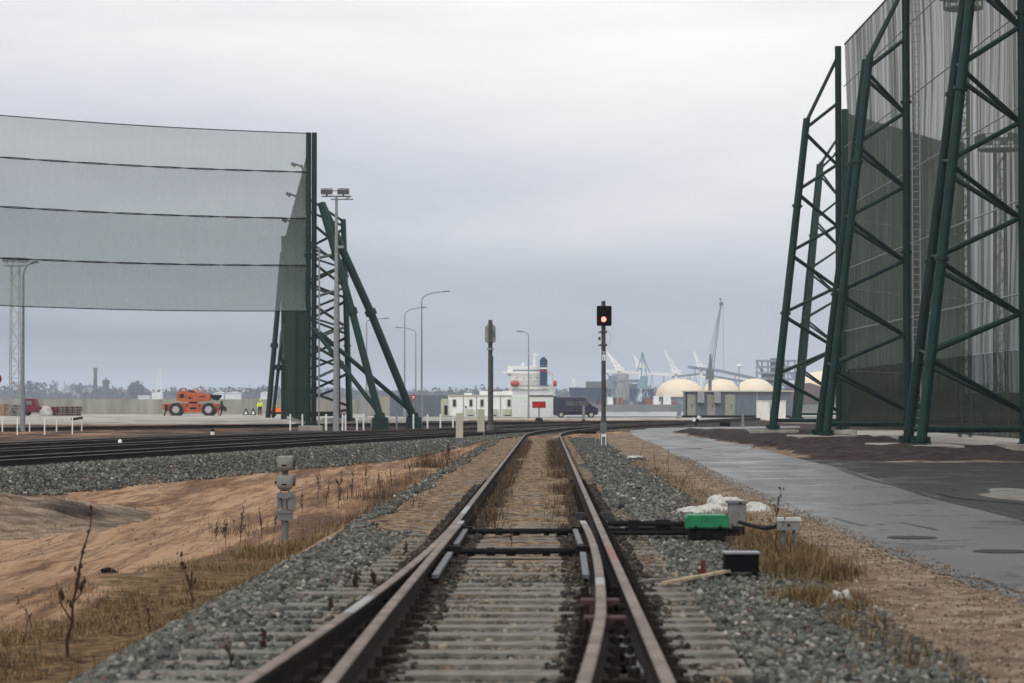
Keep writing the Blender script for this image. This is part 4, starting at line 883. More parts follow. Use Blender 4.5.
def lamp(px, py_top, Yd, ax, ay, label, curve=1.6, r=.11):
    z0 = -.2; o = empty('street_lamp', (W(px, Yd), Yd, z0), label, 'street lamp', 'tall curved street lamps'); dx = (ax - px) / F * Yd; ztip = H(ay, Yd) - z0; zt = H(py_top, Yd) - z0
    mb = MB(); mb.tube((0, 0, 0), (0, 0, 1.4), r * 1.25, n=10); mb.tube((0, 0, 1.4), (0, 0, zt), r, r * .6, 10); mb.build('pole', M['galv'], o, smooth=True)
    mb = MB(); pts = []
    for i in range(9):
        t_ = i / 8; a = min(1, t_ * 1.6) * math.pi / 2; pts.append((dx * (.32 * (1 - math.cos(a)) + .68 * max(0, t_ - .25) / .75), 0, zt + (ztip - zt) * (.8 * math.sin(a) + .2 * t_)))
    mb.path(pts, r * .55, 6); mb.build('arm', M['galv'], o, smooth=True); s = 1 if dx > 0 else -1
    mb = MB(); mb.box((dx + s * .25, 0, ztip + .02), (.75, .28, .12), taper=.7, ry=-s * .12); mb.build('lamp_head', M['steelgrey'], o)
lamp(421.7, 303, 235, 444, 291.5, 'tallest curved street lamp right of the left green masts, its arm pointing right')
lamp(404.6, 318, 262, 421, 307.5, 'curved street lamp just left of the tallest one, arm pointing right over it')
lamp(415.7, 335, 300, 400, 327.5, 'lower curved street lamp with its arm pointing left, between two taller ones')
lamp(366.5, 323, 270, 384, 318.5, 'curved street lamp seen between the leaning green pipes')
lamp(528.6, 338, 245, 522, 331.5, 'single street lamp in front of the ship, small head pointing left', r=.085)
q = G(22.5, 431.5); zt = H(277, q.y) - q.z
o = empty('street_lamp', q, 'street lamp at the far left with a dark head, in front of the pale net', 'street lamp', 'tall curved street lamps')
mb = MB(); mb.tube((0, 0, 0), (0, 0, 1.5), .16, n=10); mb.tube((0, 0, 1.5), (0, 0, zt), .11, .07, 10); mb.build('pole', M['galv'], o, smooth=True)
mb = MB(); mb.path([(0, 0, zt), (.05, 0, zt + .35), (.2, 0, zt + .65), (.45, 0, zt + .8)], .045, 6); mb.build('arm', M['steelgrey'], o); mb = MB(); mb.box((.62, 0, zt + .86), (.55, .3, .14), ry=-.25, taper=.7); mb.build('lamp_head', M['postgrey'], o)

# ------------------------------------------------------------------ signals and lineside equipment
sp = G(603.6, 446.5); sz = sp.z
sg = empty('railway_signal', sp, 'tall grey railway signal post showing a red light, right of the track', 'railway signal'); mpx = sp.y / F
def hz(py): return H(py, sp.y) - sz
mb = MB(); mb.tube((0, 0, 0), (0, 0, hz(418)), .115, .105, 12); mb.tube((0, 0, hz(418)), (0, 0, hz(301)), .085, .078, 12); mb.build('post', M['postgrey'], sg, smooth=True)
mb = MB(); mb.box((0, 0, .45), (.26, .26, .9), taper=.95); mb.box((0, -.02, 0), (.4, .4, .12)); mb.build('base_sleeve', M['steelgrey'], sg)
mb = MB(); 
for s in (-1, 1): mb.box((s * .08, -.14, .28), (.03, .02, .45))
mb.box((0, -.14, .42), (.14, .02, .10)); mb.build('label_plate', M['white2'], sg)
mb = MB(); mb.prism([(-.24, hz(326)), (.28, hz(326)), (.30, hz(326) + .04), (.30, hz(306) - .04), (.28, hz(306)), (-.24, hz(306)), (-.26, hz(306) - .04), (-.26, hz(326) + .04)], 'y', -.20, -.14); mb.build('backboard', M['black'], sg)
mb = MB(); mb.box((0, -.02, hz(316)), (.34, .26, .6)); mb.build('lamp_housing', M['black'], sg)
for zc in (hz(311.5), hz(319.5)):
    mb = MB(); n_ = 12; vs = []
    for i in range(n_ + 1):
        a = math.pi * (i / n_) * 1.2 - .1 * math.pi
        for y, r_ in ((-.20, .115), (-.42, .105), (-.42, .095), (-.20, .105)): vs.append((math.cos(a) * r_, y, zc + math.sin(a) * r_))
    mb.add(vs, [(4 * i + a, 4 * i + (a + 1) % 4, 4 * i + 4 + (a + 1) % 4, 4 * i + 4 + a) for i in range(n_) for a in range(4)]); mb.build('lamp_hood', M['black'], sg)
em = bpy.data.materials.new('red_signal_light'); em.use_nodes = True; b = em.node_tree.nodes['Principled BSDF']; b.inputs['Base Color'].default_value = (.8, .1, .08, 1); b.inputs['Emission Color'].default_value = (1, .16, .13, 1); b.inputs['Emission Strength'].default_value = 4.2
mb = MB(); mb.lathe([(.098, -.21), (.08, -.225), (.0001, -.235)], (0, 0, hz(319.5)), 20, axis='y'); ll = mb.build('red_lamp', em, sg); ll['label'] = 'lit red signal lamp'
mb = MB(); mb.lathe([(.085, -.21), (.0001, -.225)], (0, 0, hz(311.5)), 16, axis='y'); mb.build('unlit_lamp', M['glass'], sg)
for pyc in (333, 346): mb = MB(); mb.tube((0, 0, hz(pyc)), (0, 0, hz(pyc) + .07), .14, n=12); mb.box((-.13, 0, hz(pyc) + .03), (.14, .06, .05)); mb.build('collar', M['postgrey'], sg)
mb = MB(); mb.box((-.15, 0, hz(338.5)), (.09, .09, .12)); mb.build('small_box', M['postgrey'], sg)
mb = MB(); mb.path([(.09, 0, hz(330)), (.24, 0, hz(333)), (.3, 0, hz(338)), (.24, 0, hz(343)), (.09, 0, hz(346))], .006, 5); mb.build('cable_loop', M['galv'], sg)
pz0, pz1 = hz(360.5), hz(354.8); mb = MB(); mb.box((0, -.095, (pz0 + pz1) / 2), (.13, .012, pz1 - pz0)); mb.build('number_plate', M['white'], sg)
mb = MB(); hgt = pz1 - pz0
mb.add([(-.028, -.104, pz0 + .04), (-.012, -.104, pz0 + .04), (-.012, -.104, pz0 + hgt - .05), (-.028, -.104, pz0 + hgt - .03), (.028, -.104, pz0 + .04), (.028, -.104, pz0 + .055), (-.012, -.104, pz0 + .055), (.028, -.104, pz0 + hgt * .45), (.012, -.104, pz0 + hgt * .45), (.012, -.104, pz0 + .055)], [(0, 1, 2, 3), (1, 4, 5, 6), (4, 7, 8, 9)]); mb.build('plate_mark', M['black'], sg)
mb = MB(); v0 = hz(354); v1 = hz(351.3)
for s in (-1, 1): mb.add([(s * .055, -.10, v1), (s * .030, -.10, v1), (0, -.10, v0 + .01), (0, -.10, v0 - .02)], [(0, 1, 2, 3)])
mb.build('small_chevron', M['white'], sg)

bp_ = G(490.3, 434); bz = bp_.z; sb = empty('signal_post', bp_, 'dark grey post with a pale box near its top, left of the track', 'signal post'); hb = lambda py: H(py, bp_.y) - bz
mb = MB(); mb.tube((0, 0, 0), (0, 0, hb(320)), .13, .11, 10); mb.box((.11, 0, hb(395)), (.10, .08, hb(356) - hb(434))); mb.build('post', M['postgrey'], sb, smooth=True)
mb = MB(); mb.box((0, -.03, hb(334)), (.58, .3, hb(326) - hb(342)), taper=.97); mb.build('box_housing', M['galv'], sb); mb = MB(); mb.box((.0, -.2, hb(333)), (.20, .06, hb(323) - hb(343))); mb.box((.18, -.2, hb(334)), (.06, .05, .35)); mb.build('bracket', M['postgrey'], sb)
for pyc in (326, 343, 350): mb = MB(); mb.tube((0, 0, hb(pyc)), (0, 0, hb(pyc) + .1), .18, n=10); mb.build('collar', M['galv'], sb)
mb = MB(); mb.tube((0, 0, 0), (0, 0, .5), .2, n=10); mb.build('base_sleeve', M['steelgrey'], sb)

for (px, pb, pt, lab) in ((459.5, 444, 413, 'pale square concrete marker post, the nearer and left of the two'), (481, 437, 409, 'pale square concrete marker post, the farther and right of the two')):
    q = G(px, pb); h = H(pt, q.y) - q.z; w_ = 7.2 / F * q.y; mb = MB(); mb.box((0, 0, h * .6), (w_, w_ * .7, h * .8)); o = empty('marker_post', q, lab, 'marker post', 'pale concrete marker posts'); mb.build('shaft', M['cream'], o)
    mb = MB(); mb.box((0, 0, h * .08), (w_ * 1.05, w_ * .8, h * .24)); mb.build('footing', M['steelgrey'], o)

# dwarf signal
dp = G(285, 531, low=.28); gz = float(ground(np.array(dp.x), np.array(dp.y))); ds = empty('dwarf_signal', (dp.x, dp.y, gz - .02), 'small grey ground signal with two rounded lamp heads stacked one above the other', 'railway signal'); Yd = dp.y; hd = lambda py: H(py, Yd) - gz + .02
pw = Yd / F
mb = MB(); mb.tube((0, 0, 0), (0, 0, hd(499)), 3.9 * pw, 3.6 * pw, 14); mb.build('post', M['steelgrey'], ds, smooth=True)
mb = MB(); mb.box((0, 0, hd(516)), (15 * pw, 12 * pw, 8 * pw)); mb.box((-.01, 0, hd(511.5)), (17 * pw, 14 * pw, 3 * pw)); mb.build('junction_box', M['steelgrey'], ds)
mb = MB(); mb.box((0, 0, hd(495)), (15 * pw, 13 * pw, 5 * pw)); mb.box((6.5 * pw, 0, hd(502)), (7 * pw, 10 * pw, 15 * pw)); mb.box((-5.5 * pw, .02, hd(501)), (4 * pw, 9 * pw, 13 * pw))
for s in (-1, 1): mb.tube((s * 5 * pw, -3 * pw, hd(496)), (s * 4 * pw, -3 * pw, hd(490)), .9 * pw, n=6)
mb.build('cradle', M['steelgrey'], ds)
def head(pyc):
    zc = hd(pyc); mb = MB(); a = 8.4 * pw; hgt = 7.2 * pw; n_ = 20; vs = []
    prof = [(.35, -1.15), (.75, -.95), (.98, -.55), (1, 0), (1, .55), (.93, .85), (.7, 1.0)]
    for rr, zz in prof:
        for k in range(n_):
            t_ = 2 * math.pi * k / n_; cx_ = math.copysign(abs(math.cos(t_)) ** .55, math.cos(t_)); sy_ = math.copysign(abs(math.sin(t_)) ** .55, math.sin(t_)); vs.append((cx_ * a * rr, sy_ * a * 1.15 * rr, zc + zz * hgt))
    mb.add(vs, [(i * n_ + k, i * n_ + (k + 1) % n_, (i + 1) * n_ + (k + 1) % n_, (i + 1) * n_ + k) for i in range(len(prof) - 1) for k in range(n_)] + [tuple(range(n_))[::-1], tuple(range((len(prof) - 1) * n_, len(prof) * n_))])
    o = mb.build('lamp_head', mat('aged_grey_enamel', (.20, .195, .175), .5, .2, 9), ds, smooth=True)
    mb = MB(); mb.lathe([(4.6 * pw, 0), (5.0 * pw, 5 * pw), (4.4 * pw, 5.2 * pw), (3.8 * pw, .5 * pw)], (a * .6, 0, zc + 1 * pw), 14, axis='x'); mb.build('lens_hood', M['postgrey'], o)
    mb = MB(); mb.box((-a - .6 * pw, 0, zc - .5 * pw), (2 * pw, 3 * pw, 3.5 * pw)); mb.box((0, -a * 1.17, zc - 2 * pw), (5 * pw, .8 * pw, 1.2 * pw)); mb.build('latch', M['oily'], o)
head(463); head(482)
mb = MB(); mb.tube((0, 0, hd(491)), (0, 0, hd(470)), 3 * pw, n=12); mb.build('neck', M['postgrey'], ds)

# point machine with green lid and its rods
pm = G(707, 545, .0); y0 = 26.3; px0 = W(706, y0); gz = float(ground(np.array(px0), np.array(y0)))
mt = empty('point_machine', (px0, y0, gz), 'black point machine under a bright green cover, right of the turnout', 'point machine'); pw = y0 / F
mb = MB(); prof = [(-21, 0), (21, 0), (21, 10), (19, 13.2), (-19.5, 13.2), (-21, 10)]; zl = H(527.5, y0) - gz
mb.prism([(u * pw, zl + v * pw) for u, v in prof], 'y', -.22, .22); cv_ = mb.build('cover', M['greenlid'], mt)
for q in (-12, 12): mb = MB(); mb.box((q * pw, -.232, zl + 1.6 * pw), (2.2 * pw, .02, 3 * pw)); mb.build('latch', M['oily'], cv_)
mb = MB(); mb.box((0, -.224, zl + 1.0 * pw), (41 * pw, .012, .8 * pw)); mb.build('rim', M['rustdark'], cv_)
mb = MB(); mb.box((0, 0, (zl) / 2 - .03), (36 * pw, .36, zl + .05)); mb.box((17 * pw, 0, zl * .72), (34 * pw, .22, zl * .5)); mb.box((-8 * pw, -.2, zl * .6), (6 * pw, .1, zl * .5)); mb.box((8 * pw, -.2, zl * .5), (6 * pw, .1, zl * .3)); mb.tube((26 * pw, 0, zl * .8), (38 * pw, 0, zl * .8), .05); mb.build('gear_case', M['oily'], mt)
mb = MB(); xr = float(xm(y0)) + .9 - px0
for yy, zz, r_ in ((.35, .19, .032), (.55, .11, .024), (.1, .10, .022)): mb.tube((xr, yy, zz), (-15 * pw, yy * .5, zz), r_, n=10)
mb.box((xr + .28, .3, .17), (.12, .12, .12)); mb.box((xr + .6, .3, .17), (.16, .14, .13)); mb.box((xr + .75, .45, .1), (1.1, .12, .09)); mb.build('drive_rod', M['oily'], mt)
# grey cable pot, terminal box, black box
q = G(737, 527); h = H(500.5, q.y) - q.z; w_ = 17 / F * q.y; o = empty('cable_cabinet', q, 'stubby grey lineside cabinet with a flat lid behind the green cover', 'cabinet')
mb = MB(); mb.box((0, 0, h * .45), (w_, w_ * .8, h * .9), taper=1.04); mb.build('body', mat('weathered_grey', (.16, .16, .15), .7, .25, 8), o); mb = MB(); mb.box((0, 0, h * .95), (w_ * 1.22, w_ * 1.0, h * .10)); mb.build('lid', M['steelgrey'], o); mb = MB(); mb.box((.03, -w_ * .52, h * .92), (.03, .02, .02)); mb.build('latch', M['oily'], o)
q = G(788, 555); h = H(517.5, q.y) - q.z; pw = q.y / F; o = empty('terminal_box', q, 'small grey terminal box on two short legs beside the tall dead stem', 'terminal box')
mb = MB(); mb.box((0, 0, h - 7.5 * pw), (23 * pw, 14 * pw, 9 * pw)); mb.build('body', mat('terminal_grey', (.17, .17, .16), .6, .2, 9), o); mb = MB(); mb.box((0, 0, h - 1.5 * pw), (25 * pw, 16 * pw, 3.2 * pw)); mb.build('lid', mat('pale_lid', (.42, .42, .40), .6), o)
for s in (-4.5, 6): mb = MB(); mb.tube((s * pw, 0, 0), (s * pw, 0, h - 11 * pw), 2 * pw, n=10); mb.build('leg', mat('leg_grey', (.13, .135, .13), .7), o, smooth=True)
mb = MB(); mb.box((0, -7.2 * pw, h - 7 * pw), (2.5 * pw, 1 * pw, 2 * pw)); mb.build('latch', M['oily'], o)
tq = Vector((q.x, q.y, q.z)); mb = MB(); a = Vector((px0 + .36, y0, gz + .22)); b_ = Vector((q.x - 12 * pw, q.y, q.z + h - 9 * pw)); mb.path([a, a.lerp(b_, .35) + Vector((0, .05, -.02)), a.lerp(b_, .7) + Vector((0, 0, -.03)), b_], .022, 8); tag(mb.build('cable', M['oily']), 'thick dark cable from the green covered machine to the small terminal box', 'cable')
q = G(741, 582); h = H(551.5, q.y) - q.z; pw = q.y / F; o = empty('hinged_box', q, 'black metal box on short legs standing on the ballast at the end of the planks', 'black box')
mb = MB(); mb.box((0, 0, h - 10 * pw), (34 * pw, 26 * pw, 19 * pw)); mb.build('body', M['black'], o); mb = MB(); mb.box((0, 0, h - .6 * pw), (36 * pw, 30 * pw, 1.8 * pw)); mb.build('lid', mat('lid_dark_grey', (.15, .155, .17), .4, .2, 6, spec=.5), o)
for sx, sy in ((-14, -9), (14, -9), (-14, 9), (14, 9)): mb = MB(); mb.box((sx * pw, sy * pw, (h - 19 * pw) / 2 - .02), (4 * pw, 4 * pw, h - 18 * pw + .05)); mb.build('leg', M['black'], o)
for (xa, ya_, xb, yb2, lab, dz_) in ((664, 584, 733, 569, 'pale wooden plank lying across the sleeper ends towards the black box', .09), (640, 583, 700, 575, 'shorter greyish plank lying nearer the rail, its end under the pale plank', .055)):
    a = G(xa, ya_, dz_); b_ = G(xb, yb2, dz_ + .02); d_ = b_ - a; mb = MB(); mb.box((0, 0, 0), (d_.length, .055, .020)); o = mb.build('plank', M['wood'] if dz_ > .08 else M['sleeper'], loc=(a + b_) / 2); o.rotation_euler.z = math.atan2(d_.y, d_.x); tag(o, lab, 'plank', 'wooden planks by the black box')
q = G(702, 577, .06); mb = MB(); mb.tube((0, 0, -.05), (.01, 0, .14), .02, n=8); mb.box((0, 0, .02), (.07, .05, .1)); tag(mb.build('rusty_stake', mat('rusty_stake', (.09, .03, .018), .9), loc=q), 'short rusty stake standing beside the planks', 'stake')

# sacks, litter
def lump(name, loc, dims, m, lab, cat, group=None, seed=0, rz=0, amp=.35, sub=4):
    bm = bmesh.new(); bmesh.ops.create_icosphere(bm, subdivisions=sub, radius=1)
    for v in bm.verts:
        c = v.co; f_ = 1 + amp * (float(fbm(np.array(c.x * 2.2 + seed * 7), np.array(c.y * 2.2 + c.z * 1.7), 77, 4)) - .5) * 2; v.co = Vector((c.x * dims[0] * f_, c.y * dims[1] * f_, max(c.z, -.35) * dims[2] * f_ + dims[2] * .3))
    me = bpy.data.meshes.new(name); bm.to_mesh(me); bm.free(); me.materials.append(m)
    for p in me.polygons: p.use_smooth = True
    o = bpy.data.objects.new(name, me); COL.objects.link(o); o.location = loc; o.rotation_euler.z = rz; return tag(o, lab, cat, group)
gs = 'white sacks lying behind the green cover'
for (px, py, dx, dy, dz_, lab, sd) in ((700, 517, .32, .28, .11, 'flat slumped white sack, leftmost of the heap behind the green cover', 1), (722, 511, .15, .17, .17, 'round white sack standing highest in the heap, left of the grey cabinet', 2), (733, 512, .26, .26, .16, 'white sack partly hidden behind the grey lidded cabinet', 3), (755, 514, .26, .24, .13, 'wrinkled white sack lying right of the grey cabinet', 4), (714, 516, .26, .24, .12, 'low white sack spread between the flat one and the round one', 5)):
    q = G(px, py); lump('sack', (q.x, q.y + .6, q.z - .02), (dx, dy, dz_), M['plastic'], lab, 'sack', gs, sd, .4 * sd, .5)
for (px, py, s, lab, sd) in ((841, 606, .08, 'crumpled white plastic bag in the dry grass on the right verge, the larger piece', 11), (826, 611, .035, 'small scrap of white plastic left of the crumpled bag', 12), (638, 461, .25, 'flattened white litter beside the short stem right of the red signal', 13), (833, 621, .03, 'tiny scrap of white plastic just below the crumpled bag', 14)):
    q = G(px, py); gz = float(ground(np.array(q.x), np.array(q.y))); lump('plastic_litter', (q.x, q.y, gz - .0), (s, s * 1.2, s * (.9 if sd == 11 else .45)), M['plastic'], lab, 'litter', 'scraps of white plastic', sd, 0, .9)
q = G(109, 572, low=.45); mb = MB(); mb.path([(-.09, .02, .03), (0, 0, .045), (.1, -.02, .02)], [.028, .035, .01], 7); tag(mb.build('broken_stick', M['oily'], loc=(q.x, q.y, float(ground(np.array(q.x), np.array(q.y))))), 'short dark broken stick lying on the sand at the left', 'stick')
# ballast-side dark lump and rock near the red signal
q = G(584, 434); lump('tarpaulin_lump', (q.x, q.y, q.z), (.55, .5, .16), M['oily'], 'low black heap lying right of the main track before the bend', 'black heap', None, 21, 0, .8)

# white posts
def wpost(px, pb, pt, lab, grp, wpx=1.8, dark=False):
    q = G(px, pb); q.z = float(ground(np.array(q.x), np.array(q.y))); h = H(pt, q.y) - q.z; r_ = wpx / 2 / F * q.y; mb = MB(); mb.tube((0, 0, 0), (0, 0, h * .93), r_, r_ * .95, 8); mb.lathe([(r_, h * .93), (r_ * .8, h * .98), (.0001, h)], n=8); tag(mb.build('marker_post', M['galv'] if dark else M['white'], loc=q), lab, 'post', grp)
ords = ['first', 'second', 'third', 'fourth', 'fifth', 'sixth', 'seventh', 'eighth', 'ninth', 'tenth', 'eleventh', 'twelfth', 'thirteenth', 'fourteenth', 'fifteenth', 'sixteenth', 'seventeenth']
xsw = [290.3, 302.4, 309, 326, 342.5, 345.5, 357, 363.5, 371.6, 380.7, 396.7, 413.4, 427.5, 440.4, 453]
for i, x in enumerate(xsw): wpost(x, 430.5, 414 if i not in (6, 8) else 418, f'{ords[i]} from the left of the thin white posts below the left green masts', 'thin white posts below the left green masts', 1.7 if i != 3 else 2.4, i in (2, 8, 10))
mb = MB(); q0, q1 = G(357, 430.5), G(363.5, 430.5); zt = H(420, q0.y)
xs2 = [(2.3, 432, 416), (17.3, 435, 418.5), (29.5, 431.5, 420), (44.5, 435, 417.5), (56.5, 431.5, 418.5), (72.3, 434.5, 418), (81.7, 431, 418)]
for i, (x, pb, pt) in enumerate(xs2): wpost(x, pb, pt, f'{ords[i]} from the left of the thin white posts at the left picture edge', 'thin white posts at the left edge', 1.3)
qa, qb = G(72, 434.5), G(82, 431); za = H(418.5, (qa.y + qb.y) / 2); mb = MB(); mb.box((0, 0, 0), ((qb - qa).length * 1.0, .1, .12)); o = mb.build('crossbar', M['oily'], loc=((qa.x + qb.x) / 2, (qa.y + qb.y) / 2, za)); o.rotation_euler.z = math.atan2(qb.y - qa.y, qb.x - qa.x); tag(o, 'dark bar laid across the two rightmost thin posts at the left edge', 'bar')
for (px, pb, lab) in ((120, 447.5, 'short all white stub on the ballast between the yard tracks, the nearer one'), (212.5, 437, 'short white stub with a black top between the yard tracks, the right and farther one')):
    q = G(px, pb); h = 7.5 / F * q.y; o = empty('track_stub', q, lab, 'marker stub', 'white stubs between the yard tracks'); mb = MB(); mb.tube((0, 0, -.1), (0, 0, h * .72), 2 / F * q.y, n=12); mb.build('shaft', M['white'], o, smooth=True); mb = MB(); mb.lathe([(2.1 / F * q.y, h * .72), (1.9 / F * q.y, h * .95), (.0001, h * 1.12)], n=12); mb.build('cap', M['white'] if px < 200 else M['black'], o)

# ------------------------------------------------------------------ concrete wall
wl_ = empty('concrete_wall', (-54, 344, -.2), 'long low grey concrete wall with water stains behind the left yard', 'wall'); x = -92; k = 0
WH = H(399.3, 344) + .2
while x < -20:
    mb = MB(); mb.box((x + 1.95 + 54, random.uniform(-.03, .03), WH / 2), (3.88, .5, WH)); mb.build('wall_panel', M['concwall'], wl_); x += 3.9
mb = MB(); mb.box((W(388, 300) + .0, 300, .9), (5.4, 3, 2.4)); o = mb.build('concrete_block', M['concwall']); tag(o, 'low pale concrete block between the leaning green pipe and the grey container', 'concrete block')
mb = MB(); mb.box((-.5, 0, 0), (7.4, 2.4, 2.55)); 
for i in range(24): mb.box((-4.1 + i * .31, -1.22, 0), (.12, .05, 2.3))
gc = mb.build('shipping_container', M['greypanel'], loc=(W(426, 285), 285, 1.05)); tag(gc, 'grey corrugated container left of the white cabins', 'container')

# ------------------------------------------------------------------ white cabin building
Yb = 266.; u = Yb / F; zc0 = -.2; cb = empty('site_cabin', (W(448, Yb), Yb, zc0), 'row of white site cabins with small dark windows, left of the blue van', 'site cabin'); X_ = lambda px: (px - 448) * u; Z_ = lambda py: H(py, Yb) - zc0
mb = MB(); mb.box((X_(480.5), 1.3, (Z_(416) + Z_(396)) / 2), (X_(513) - X_(448), 2.6, Z_(396) - Z_(416))); mb.build('wall', M['white2'], cb)
mb = MB(); mb.box((X_(532.5), 2.2, (Z_(417) + Z_(395.6)) / 2), (X_(553.5) - X_(512) , 5, Z_(395.6) - Z_(417))); mb.build('end_cabin', mat('cabin_pale_blue_white', (.64, .69, .65), .6, .08, 3), cb)
mb = MB(); mb.box((X_(480.5), 1.3, Z_(395.6)), (X_(513) - X_(447), 2.8, .14)); mb.build('roof_edge', M['cream'], cb)
mb = MB(); mb.box((X_(541), -.33, Z_(395.8)), (X_(553) - X_(529), .12, .12)); mb.build('roof_edge', M['oily'], cb)
for px in (454.5, 471, 482, 509): 
    f = MB(); f.box((X_(px), -.03, Z_(403)), (3.9 * u, .06, 8 * u)); fo = f.build('window', M['cream'], cb); f = MB(); f.box((X_(px), -.08, Z_(403)), (2.6 * u, .05, 6.2 * u)); f.build('pane', M['glass'], fo)
for px in (463.5, 476.5, 489, 500.5): f = MB(); f.box((X_(px), -.02, Z_(405.5)), (.05, .05, 19 * u)); f.build('seam', M['steelgrey'], cb)
for px in (470, 493, 507): f = MB(); f.box((X_(px), -.15, Z_(412)), (8 * u, .3, 6 * u)); f.build('air_unit', M['cream'], cb); f = MB(); f.box((X_(px + 1), -.2, Z_(415.6)), (5 * u, .3, .9 * u)); f.build('vent', M['oily'], cb)
f = MB(); f.box((X_(466), -.06, Z_(407)), (1.6 * u, .08, 1.6 * u)); f.build('vent', M['black'], cb)
for (px, pt, w_) in ((468, 393, 8), (483.5, 391, 8), (507.5, 391, 10)): f = MB(); f.box((X_(px), 1.2, (Z_(pt) + Z_(395.4)) / 2), (w_ * u, 1.2, Z_(pt) - Z_(395.4))); f.build('roof_unit', M['white'], cb)
f = MB(); f.box((X_(496), 2.3, (Z_(391.5) + Z_(395.4)) / 2), (20 * u, .7, Z_(391.5) - Z_(395.4))); f.build('roof_unit', M['white2'], cb)
for px in (545.5, 558): pass
f = MB(); f.box((X_(444.5), .5, (Z_(416.5) + Z_(399)) / 2), (7 * u, 1.6, Z_(399) - Z_(416.5))); f.build('lean_to', M['cream'], cb); f = MB(); f.box((X_(446), -.35, Z_(410)), (3 * u, .1, 9 * u)); f.build('dark_doorway', M['black'], cb)
# red sign
q = G(539, 422); u2 = q.y / F; o = empty('red_sign', q, 'rectangular red sign on a thin post in front of the white cabins', 'sign'); hh = lambda py: H(py, q.y) - q.z
mb = MB(); mb.tube((0, 0, 0), (0, 0, hh(402)), .05, n=8); mb.build('post', M['postgrey'], o); mb = MB(); mb.box((0, -.08, hh(404.7)), (13.4 * u2, .06, 6.4 * u2)); mb.build('sign_board', M['redgrime'], o); mb = MB(); mb.box((0, -.13, hh(404.7)), (12.2 * u2, .04, 5.2 * u2)); mb.build('sign_face', M['red'], o); mb = MB(); mb.box((0, -.0, .1), (.9, .6, .5), taper=.6); mb.build('footing', M['oily'], o)
# yield sign
q = G(413, 424); o = empty('give_way_sign', (q.x, 230, -.2), 'small triangular give way sign, white with red border, beside the lamp poles', 'road sign'); zc = H(397.3, 230) + .2; s = .30; q = W(413.3, 230); o.location.x = q
mb = MB(); mb.tube((0, 0, 0), (0, 0, zc + .2), .035, n=8); mb.build('post', M['galv'], o)
mb = MB(); mb.prism([(-s * 1.15, zc + s * .7), (s * 1.15, zc + s * .7), (0, zc - s * 1.25)], 'y', -.08, -.05); mb.build('red_border', M['red'], o); mb = MB(); mb.prism([(-s * .55, zc + s * .38), (s * .55, zc + s * .38), (0, zc - s * .6)], 'y', -.095, -.085); mb.build('white_face', M['white'], o)

# ------------------------------------------------------------------ van
vn_ = empty('van', (W(575.5, 262), 262, -.2), 'dark blue delivery van parked at the right end of the white cabins, facing right', 'van'); L_ = 44.5 * 262 / F
hh = L_ / 2
side = [(-hh, .35), (-hh, 2.0), (-hh + .12, 2.2), (hh - 1.75, 2.22), (hh - 1.35, 2.08), (hh - .72, 1.38), (hh - .12, 1.05), (hh, .8), (hh, .38), (hh - .35, .30), (-hh + .3, .30)]
mb = MB(); n_ = len(side); vs = []
for y, k in ((-.92, .94), (-.98, 1), (.98, 1), (.92, .94)):
    for (a, z) in side: vs.append((a * (1 if abs(y) > .95 else .985), y * (1 - .09 * max(0, z - 1.1)), z))
mb.add(vs, [(i * n_ + k, i * n_ + (k + 1) % n_, (i + 1) * n_ + (k + 1) % n_, (i + 1) * n_ + k) for i in range(3) for k in range(n_)] + [tuple(range(n_))[::-1], tuple(range(3 * n_, 4 * n_))]); mb.build('body', M['bluevan'], vn_)
mb = MB(); mb.box((-.3, 0, 2.27), (3.4, 1.7, .07)); mb.build('roof_rack', M['galv'], vn_)
for (a, b_, z0, z1, sl) in ((-1.1, -.2, 1.3, 1.8, 0), (-.1, .2, 1.3, 1.85, 0), (.32, .85, 1.28, 1.85, 0), (.92, 1.5, 1.28, 1.85, .42)):
    mb = MB(); mb.add([(a, -.99, z0), (b_, -.99, z0), (b_ - sl, -.935, z1), (a, -.935, z1)], [(0, 1, 2, 3)]); o = mb.build('side_window', M['glass'], vn_); so2 = o.modifiers.new('thick', 'SOLIDIFY'); so2.thickness = .02
mb = MB(); mb.add([(hh - 1.28, -.80, 2.04), (hh - 1.28, .80, 2.04), (hh - .68, .88, 1.40), (hh - .68, -.88, 1.40)], [(0, 1, 2, 3)]); o = mb.build('windscreen', M['glass'], vn_); o.location = (.03, 0, .03); so2 = o.modifiers.new('thick', 'SOLIDIFY'); so2.thickness = .02
mb = MB(); mb.box((-.05, -.99, 1.2), (.03, .02, 1.6)); mb.box((.27, -1, 1.2), (.03, .02, 1.6)); mb.box((.1, -.985, .55), (3.2, .03, .12)); mb.build('side_trim', M['black'], vn_)
for a in (-hh + .85, hh - .75):
    for s in (-1, 1):
        mb = MB(); mb.lathe([(.16, -.12), (.33, -.12), (.36, -.06), (.36, .06), (.33, .12), (.16, .12)], (a, s * .86, .34), 20, axis='y'); wo = mb.build('wheel', M['rubber'], vn_, smooth=True); mb = MB(); mb.lathe([(.0001, -.1), (.2, -.13), (.2, .1), (.0001, .1)], (a, s * .88, .34), 16, axis='y'); mb.build('rim', M['rim'], wo)
mb = MB(); mb.box((hh - .13, -.7, .92), (.22, .3, .2)); mb.build('headlight', M['glass'], vn_); mb = MB(); mb.box((hh - .95, -1.05, 1.4), (.12, .16, .25)); mb.build('wing_mirror', M['black'], vn_)
